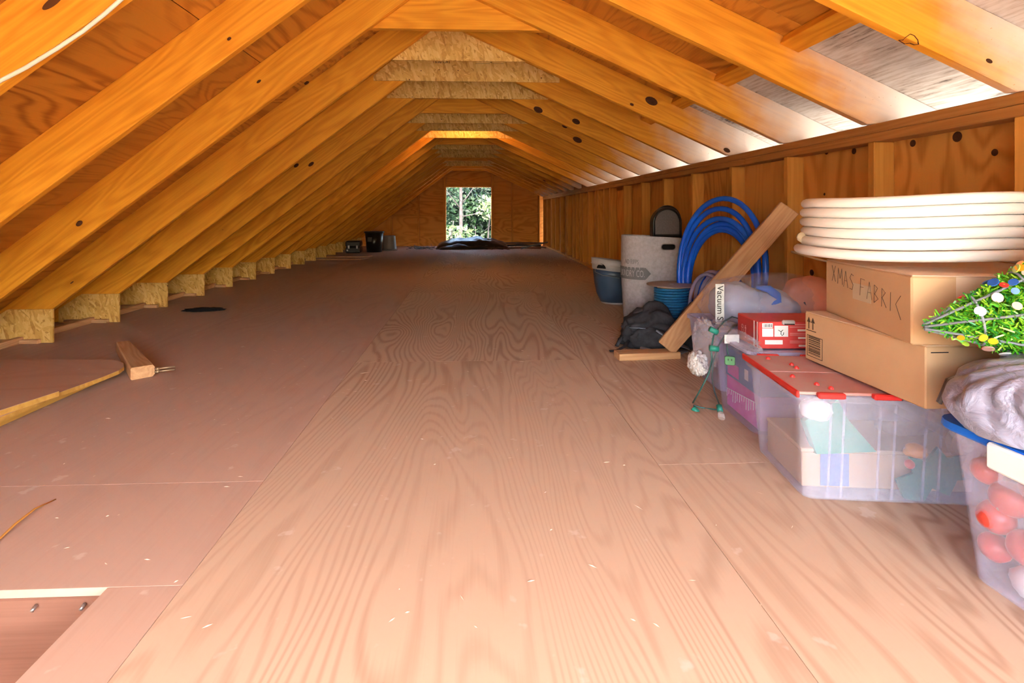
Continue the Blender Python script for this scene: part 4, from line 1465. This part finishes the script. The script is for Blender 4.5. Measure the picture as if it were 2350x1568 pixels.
ob('pack_body', pack(), 'black_cloth', bp)
ob('front_pocket', blob(.12, .045, .075, .2, 2.4, 4, 5), 'black_cloth', bp, (-.08, -.12, .02), (R(20), 0, R(-14)))
tube('zip', [(-.20, -.10, .13), (-.12, -.145, .135), (-.02, -.155, .115), (.05, -.15, .08)], .005, 'slate_strap', bp, 6, flat=.5)
tube('shoulder_strap', [(-.06, -.16, .13), (.0, -.185, .09), (.06, -.185, .055), (.12, -.16, .03)], .022, 'slate_strap', bp, 8, flat=.22)
tube('shoulder_strap', [(-.15, -.16, .03), (-.05, -.20, .012), (.04, -.21, .01), (.10, -.18, .02)], .022, 'slate_strap', bp, 8, flat=.22)
tube('loose_strap', [(-.20, -.08, .05), (-.235, -.12, .022), (-.28, -.15, .008), (-.325, -.16, .006)], .012, 'black_cloth', bp, 6, flat=.25)
tube('loose_strap', [(-.22, -.02, .08), (-.255, -.05, .03), (-.27, -.06, .008)], .014, 'black_cloth', bp, 6, flat=.25)
tube('grab_handle', [(-.16, .02, .165), (-.15, .0, .20), (-.11, -.01, .215), (-.07, .0, .205), (-.05, .02, .185)], .008, 'black_cloth', bp, 8)
ob('side_flap', blob(.055, .05, .055, .25, 2.2, 3, 14, False), 'black_cloth', bp, (.20, -.02, .15))
flat('buckle', 'slate_strap', bp, -.105, -.07, -.215, -.205, .012, .034, .003)

# ---- stick across the wall bay and a strip of lath
tag(tube('twig', [ony(1818, 578, 2.52), ony(1846, 586, 2.40), ony(1872, 594, 2.30), ony(1905, 602, 2.20)], [.006, .0055, .005, .004], 'white_cord', None, 8), 'thin pale stick leaning out from the wall stud', 'stick')

# ================================================================== LEFT SIDE
# ---- table leaf with rounded corner, raised on its apron
tl = thing('table_leaf', 'dusty table leaf with rounded corner and yellow pine edge lying on the floor', 'board', (-2.4, 2.3, .001))
c = Vector((-2.4, 2.3))


def loc2(P):
    return (P.x - c.x, P.y - c.y)


ZA = .052
pts2 = [Vector((-1.79, 1.62, ZA)), onz(0, 958, ZA), onz(140, 900, ZA), onz(235, 866, ZA), onz(272, 851, ZA), onz(284, 842, ZA), onz(284, 834, ZA), onz(270, 828, ZA), onz(230, 825, ZA), onz(0, 826, ZA), Vector((-2.56, onz(0, 826, ZA).y + .03, ZA)), Vector((-2.56, 1.62, ZA))]
poly = [loc2(p) for p in pts2]
ob('top_board', fixn(mesh('top', *prism(poly, 'z', ZA - .018, ZA))), 'board_ply', tl)
edge = [Vector((*q, ZA - .009)) for q in poly[:8]]
V, Fc = [], []
for a_, b_ in zip(edge[:-1], edge[1:]):
    n_ = Vector(((b_ - a_).y, -(b_ - a_).x, 0)).normalized() * .0016
    k = len(V)
    V += [a_ - Vector((0, 0, .0085)) + n_, b_ - Vector((0, 0, .0085)) + n_, b_ + Vector((0, 0, .0085)) + n_, a_ + Vector((0, 0, .0085)) + n_]
    Fc.append((k, k + 1, k + 2, k + 3))
ob('edge_band', mesh('edge', V, Fc), 'yellow_pine', tl, label='yellow pine edge')
pa, pb = Vector((-1.775, 1.64, 0)), onz(244, 872, .0)
dv = (pb - pa); ln = dv.length
me = boxm(ln, .022, ZA - .020, .002)
o = ob('apron', me, 'yellow_pine', tl, ((pa + pb) / 2 - Vector((2 * 0 + c.x, c.y, 0)) + Vector((-.012, .012, (ZA - .018) / 2))), (0, 0, math.atan2(dv.y, dv.x)))
# second board lying on it
ZB = ZA + .022
p2 = [Vector((-1.84, 1.70, ZB)), onz(0, 942, ZB), onz(135, 898, ZB), onz(132, 893, ZB), onz(-10, 897, ZB), Vector((-2.50, onz(-10, 897, ZB).y, ZB)), Vector((-2.50, 1.70, ZB))]
sb = tag(ob('shelf_board', fixn(mesh('shelf', *prism([(p.x, p.y) for p in p2], 'z', ZA + .001, ZB))), 'board_ply', None), 'smaller brown board lying on the dusty table leaf', 'board')
V, Fc = [], []
for a_, b_ in zip(p2[:2], p2[1:3]):
    n_ = Vector(((b_ - a_).y, -(b_ - a_).x, 0)).normalized() * .0016
    k = len(V)
    V += [Vector((a_.x, a_.y, ZA + .002)) + n_, Vector((b_.x, b_.y, ZA + .002)) + n_, Vector((b_.x, b_.y, ZB - .001)) + n_, Vector((a_.x, a_.y, ZB - .001)) + n_]
    Fc.append((k, k + 1, k + 2, k + 3))
ob('edge_band', mesh('edge', V, Fc), 'yellow_pine', sb, label='yellow pine edge')

# ---- table leg with bolts
lg = thing('table_leg', 'tapered wooden table leg with two brass bolts lying beside the table leaf', 'post', (-1.60, 2.63, .0))
p0, p1 = Vector((0, 0, .030)), onz(283, 795, .03) - Vector((-1.60, 2.63, 0))
dv = (p1 - p0); dv.z = 0
ang = math.atan2(dv.y, dv.x)
L = []
for s, w2 in ((0, .050), (.02, .051), (dv.length * .6, .042), (dv.length, .034)):
    L.append([(s, y * w2, .030 + z * .030) for y, z in ((-1, -.55), (-.8, -.95), (.9, -1), (1, -.8), (1, .8), (.9, 1), (-.8, .95), (-1, .55))])
ob('leg_post', fixn(mesh('post', *loft(L))), 'scrap_pine', lg, (0, 0, 0), (0, 0, ang))
for q in (.026, .040):
    tube('bolt', [(.045, .015, q), (.125, .050, q + .001)], .0042, 'brass', lg, 8)
    tube('nut', [(.052, .018, q), (.064, .023, q)], .0075, 'brass', lg, 6)

# ---- black rag
tag(ob('black_rag', blob(.155, .038, .018, .25, 2.6, 4, 22), 'shade_rag_black', None, (-2.18, 4.385, .001), (0, 0, R(12))), 'black rag lying flat on the floor at the left', 'rag')
# ---- curved splinter
tag(tube('wood_strip', [onz(-40, 1272, .004), onz(0, 1236, .006), onz(35, 1203, .010), onz(80, 1168, .010), onz(128, 1146, .003)], [.003, .0035, .004, .0035, .002], 'splinter', None, 6, flat=.6), 'thin curved orange wood strip on the floor', 'strip')

# ---- white cable pinned across the nearest rafter
yk = YR0 + SP * -2 - TH - .006
tag(tube('cable', [ony(-60, 222, yk), ony(0, 186, yk), ony(60, 155, yk), ony(130, 112, yk), ony(190, 72, yk), ony(245, 28, yk), ony(290, -12, yk), ony(330, -60, yk)], .0058, 'white_cord', None, 8), 'white cable curving across the nearest rafter', 'cable')

# ---- chips and crumbs on the floor
V, Fc = [], []
rc = random.Random(33)
for i in range(520):
    x, y = rc.uniform(-2.3, 1.2), rc.uniform(.95, 6.5)
    if x < -.75 and y < 1.2:
        continue
    if x > .85 and y < 2.7:
        continue
    if x < -1.45 and 1.9 < y < 3.3:
        continue
    l_, w_ = rc.uniform(.002, .012) * (2.0 if rc.random() < .12 else 1), rc.uniform(.001, .0022)
    a = rc.uniform(0, math.pi)
    ca, sa = math.cos(a), math.sin(a)
    k = len(V)
    h_ = rc.uniform(.0008, .0025)
    V += [(x - l_ * ca, y - l_ * sa, .0004), (x + w_ * sa, y - w_ * ca, .0004), (x + l_ * ca, y + l_ * sa, .0004), (x - w_ * sa, y + w_ * ca, .0004), (x, y, h_)]
    Fc += [(k, k + 1, k + 4), (k + 1, k + 2, k + 4), (k + 2, k + 3, k + 4), (k + 3, k, k + 4)]
o = stuff(ob('wood_chips', mesh('chips', V, Fc), 'chip', None))
tag(o, 'scattered pale wood chips and crumbs over the plywood floor', 'debris')

# ================================================================== FAR END
fb = Vector((-1.99, 10.78, .001))
bn = thing('waste_bin', 'black round waste bin under the far rafters', 'bin', fb)
ob('bin_body', mesh('bin', *lathe([(.15, 0), (.185, .40), (.172, .40), (.14, .02)], 28), smooth=True), 'black_plastic', bn)
ob('bin_rim', mesh('rim', *lathe([(.186, .385), (.203, .39), (.203, .415), (.186, .418)], 28), smooth=True), 'black_plastic', bn)
ob('label_patch', box(.10, .004, .09, .001), 'grey_bucket', bn, (-.06, -.172, .26), (R(-5), 0, R(-20)))
cs = thing('equipment_case', 'black hard case with steel latches beside the far waste bin', 'case', (-2.36, 10.62, .001), R(4))
flat('case_body', 'black_plastic', cs, -.145, .145, -.16, .16, 0, .12, .02)
flat('case_lid', 'black_plastic', cs, -.145, .145, -.16, .16, .123, .235, .02)
for q in (-.08, .08):
    flat('latch', 'steel', cs, q - .018, q + .018, -.17, -.161, .09, .15, .003)
flat('badge', 'steel', cs, -.12, -.09, -.166, -.161, .04, .07, .003)
gk = thing('bucket', 'grey bucket standing upside down by the far waste bin', 'bucket', (-1.76, 11.25, .001))
ob('bucket_body', mesh('bucket', *lathe([(.165, 0), (.165, .02), (.150, .03), (.125, .30), (.118, .308), (.02, .308)], 28)), 'grey_bucket', gk)
ob('bucket_rim', mesh('rim', *lathe([(.166, .0), (.172, .004), (.172, .018), (.166, .022)], 28)), 'grey_bucket', gk)
for i, (x, y, w_, d_) in enumerate(((-2.25, 9.15, .88, .34), (-2.25, 9.62, .84, .22))):
    o = tag(ob('plywood_offcut', fixn(mesh('offcut', *prism([(-w_ / 2, -d_ / 2), (w_ / 2 - .06, -d_ / 2), (w_ / 2, d_ / 2), (-w_ / 2, d_ / 2)], 'z', 0, .014))), 'board_ply', None, (x, y, .001), (0, 0, R(-1))),
            ('plywood offcut lying flat before the far gussets, nearer one', 'plywood offcut lying flat just behind the nearer offcut')[i], 'board')
    ob('edge_band', box(w_ - .07, .003, .012, 0), 'scrap_pine', o, (-.03, -d_ / 2 - .0016, .007), label='pale sawn edge')


def mound(w2, d2, h, seed, n=40, m_=18, sharp=.8):
    V, Fc = [], []
    for i in range(n + 1):
        for j in range(m_ + 1):
            x, y = -1 + 2 * i / n, -1 + 2 * j / m_
            e = max(0, 1 - x * x) ** .5 * max(0, 1 - y * y) ** .6
            z = h * (e ** sharp) * (1 + .35 * mnoise.fractal(Vector((x * 2.2, y * 2, seed)), 1, 2, 3))
            V.append((x * w2, y * d2, max(z, 0) + .001))
    for i in range(n):
        for j in range(m_):
            k = i * (m_ + 1) + j
            Fc.append((k, k + m_ + 1, k + m_ + 2, k + 1))
    return mesh('mound', V, Fc, True)


tp = thing('tarp_heap', 'heap of glossy black plastic sheeting in front of the far doorway', 'sheeting', (.0, 11.85, .0))
ob('sheeting', mound(.80, .42, .235, 3.1), 'tarp', tp)
ob('sheeting_fold', mound(.62, .30, .12, 7.7), 'tarp', tp, (-.12, -.20, 0), (0, 0, .1))
for i, (x, y, z, w_) in enumerate(((-.55, -.42, .05, .10), (-.18, -.45, .09, .05), (.10, -.44, .05, .09), (.30, -.43, .10, .03))):
    ob('pale_strip', box(w_ * 2, .02, .010, .002), 'grey_bucket', tp, (x, y + .02, z * .8), (0, 0, .15 * i))
rd = random.Random(71)
for nm, cx, n, w_, lab in (('twig_litter', -1.05, 60, .30, 'pale dry litter on the floor left of the black heap'), ('rope_tangle', .62, 70, .36, 'tangle of frayed brown rope right of the black heap')):
    V, Fc = [], []
    for i in range(n):
        p = Vector((rd.uniform(-w_, w_), rd.uniform(-.16, .16), rd.uniform(.006, .05)))
        pp = [p]
        dd = Vector((rd.uniform(-1, 1), rd.uniform(-.6, .6), 0)).normalized()
        for q in range(4):
            dd = (dd + Vector((rd.uniform(-.7, .7), rd.uniform(-.7, .7), rd.uniform(-.15, .15)))).normalized()
            pp.append(pp[-1] + dd * .035)
            pp[-1].z = max(pp[-1].z, .005)
        v, f = sweep(pp, .0042, 4)
        k = len(V); V += v; Fc += [tuple(z_ + k for z_ in ff) for ff in f]
    o = stuff(ob(nm, mesh(nm, V, Fc), 'rope_brown' if cx > 0 else 'grey_bucket', None, (cx, 11.45 if cx > 0 else 11.55, 0)))
    tag(o, lab, 'debris')
for i, (x0, y0, z0, x1, y1, z1, r, lab) in enumerate(((.55, 11.95, .10, 1.62, 11.75, .11, .018, 'long dark pole on top of the far right heap'), (.5, 11.75, .06, 1.55, 11.9, .05, .02, 'dark pole low in the far right heap'),
                                                      (1.05, 11.35, .02, 1.66, 11.6, .14, .016, 'grey pole slanting to the far right corner'), (.75, 11.5, .022, 1.5, 11.45, .022, .02, 'brown pole on the floor at the far right'),
                                                      (.9, 11.65, .12, 1.6, 11.4, .03, .014, 'thin pole crossing the far right heap'))):
    tag(tube('pole', [(x0, y0, z0), ((x0 + x1) / 2, (y0 + y1) / 2, (z0 + z1) / 2 + .01), (x1, y1, z1)], r, ('rope_brown', 'black_plastic', 'grey_bucket', 'joist_wood', 'rope_brown')[i], None, 8), lab, 'pole', 'poles at the far right')

# ---- bulb between two rafters
lamp = thing('ceiling_bulb', 'bare light bulb in a holder behind the seventh roof gusset', 'lamp', (-.09, YR0 + SP * 6 + .02, 1.96))
ob('holder', mesh('holder', *lathe([(.03, .0), (.03, -.012), (.018, -.018), (.016, -.05)], 16)), 'paper', lamp)
m, t, b = newmat('lit_bulb', (1, .8, .5), .3, .3)
b.inputs['Emission Color'].default_value = (1, .62, .25, 1)
b.inputs['Emission Strength'].default_value = 60.0
m.cycles.emission_sampling = 'NONE'
ob('bulb', mesh('bulb', *lathe([(.012, -.05), (.024, -.07), (.029, -.09), (.022, -.112), (.004, -.12)], 16), smooth=True), 'lit_bulb', lamp)
pl_ = bpy.data.lights.new('bulb_light', 'POINT')
pl_.energy = 5.5
pl_.color = (1, .60, .24)
pl_.shadow_soft_size = .03
po = bpy.data.objects.new('bulb_light', pl_)
COL.objects.link(po)
po.location = (0, .05, -.10)
po.parent = lamp

# ================================================================== WOODS BEYOND THE DOORWAY
rw = random.Random(99)


def leafmesh(n, cx, cy, cz, sx, sy, sz, size, seed, face=.6):
    r_ = random.Random(seed)
    V, Fc = [], []
    for i in range(n):
        while True:
            p = Vector((r_.uniform(-1, 1), r_.uniform(-1, 1), r_.uniform(-1, 1)))
            if p.length < 1 and mnoise.noise(p * 2.2 + Vector((seed, 0, 0))) > -.12:
                break
        p = Vector((cx + p.x * sx, cy + p.y * sy, cz + p.z * sz))
        nrm = Vector((r_.uniform(-.6, .6), -face + r_.uniform(-.5, .5), .5 + r_.uniform(-.4, .5))).normalized()
        a = nrm.orthogonal().normalized()
        a = (Matrix.Rotation(r_.uniform(0, 6.28), 3, nrm) @ a)
        b_ = nrm.cross(a)
        l_ = size * r_.uniform(.6, 1.25)
        k = len(V)
        V += [p - a * l_, p - a * l_ * .2 + b_ * l_ * .42 + nrm * l_ * .1, p + a * l_, p - a * l_ * .2 - b_ * l_ * .42 + nrm * l_ * .1]
        Fc.append((k, k + 1, k + 2, k + 3))
    return mesh('leaves', V, Fc)


def tree(label, base, top, r0, mats, crown, n, size, seed, branches=()):
    t_ = thing('tree', label, 'tree', base, 0, 'trees beyond the doorway')
    B = Vector(base)
    tops = Vector(top) - B
    mid = tops * .5 + Vector((rw.uniform(-.12, .12), 0, 0))
    tube('trunk', [(0, 0, 0), mid * .5, mid, (mid + tops) / 2 + Vector((rw.uniform(-.08, .08), 0, 0)), tops], [r0, r0 * .9, r0 * .8, r0 * .65, r0 * .4], 'bark', t_, 8)
    for bb in branches:
        tube('branch', [Vector(q) - B for q in bb], [r0 * .35] + [r0 * .22] * (len(bb) - 2) + [r0 * .1], 'bark', t_, 6)
    for i, mt in enumerate(mats):
        cx, cy, cz, sx, sy, sz = crown
        stuff(ob('foliage', leafmesh(n // len(mats), cx - B.x, cy - B.y, cz - B.z, sx, sy, sz, size, seed + i), mt, t_))
    return t_


G = -2.65
tree('slender grey tree with a forked trunk seen left of the doorway centre', (-.42, 17.6, G), (-.30, 17.6, 3.6), .075, ['leaf_mid', 'leaf_dark'], (-.3, 17.9, 2.6, 2.4, .8, 1.6), 1400, .085, 1,
     [[(-.36, 17.6, 1.1), (-.15, 17.5, 1.35), (.05, 17.5, 1.65)], [(-.38, 17.6, .9), (-.62, 17.5, 1.2), (-.85, 17.4, 1.5)], [(-.38, 17.6, .65), (-.05, 17.4, .72), (.35, 17.3, .80)]])
tree('small pale-leaved shrub at the lower left of the doorway', (-.75, 15.4, G), (-.55, 15.5, .55), .03, ['leaf_pale', 'leaf_light'], (-.42, 15.5, .12, .55, .35, .30), 150, .085, 20)
tree('light-leaved sapling with a bent pale trunk at the right of the doorway', (.15, 16.3, G), (.62, 16.2, 1.3), .032, ['leaf_pale', 'leaf_light'], (.50, 16.2, .95, .42, .35, .42), 120, .09, 30,
     [[(.40, 16.3, .25), (.58, 16.2, .42), (.75, 16.1, .48)]])
tree('bright bush low in front of the woods', (.10, 18.6, G), (.1, 18.6, .3), .03, ['leaf_light', 'leaf_mid'], (.0, 18.6, -.5, 1.3, .6, .75), 600, .07, 40)
k = 0
names_ = ['broad dark green tree at the left of the woods', 'dense dark green tree behind the grey trunk', 'dense mid green tree right of the grey trunk', 'tall dark tree at the right of the woods', 'bushy green tree at far left of the woods', 'bushy green tree at far right of the woods', 'tall pale green tree at the back of the woods']
for (x, y, cz, sx, sz, n, ms) in ((-2.0, 21, .8, 1.8, 2.8, 2600, ['leaf_dark', 'leaf_mid']), (-.5, 23, .6, 2.0, 3.2, 3600, ['leaf_dark', 'leaf_mid', 'leaf_dark']), (1.1, 22, .8, 1.8, 3.0, 3000, ['leaf_mid', 'leaf_dark']),
                                   (2.8, 21.5, 1.0, 1.7, 3.2, 2200, ['leaf_dark', 'leaf_mid']), (-4.5, 22, .8, 2.4, 3.4, 2200, ['leaf_mid', 'leaf_dark']), (5.2, 22, .8, 2.4, 3.4, 2200, ['leaf_mid', 'leaf_dark']), (.2, 27, 3.6, 6.0, 6.5, 6500, ['leaf_mid', 'leaf_dark'])):
    tree(names_[k], (x, y, G), (x + .2, y, cz + sz * .6), .13, ms, (x, y, cz, sx, 1.2, sz), n, .16, 60 + 5 * k)
    k += 1
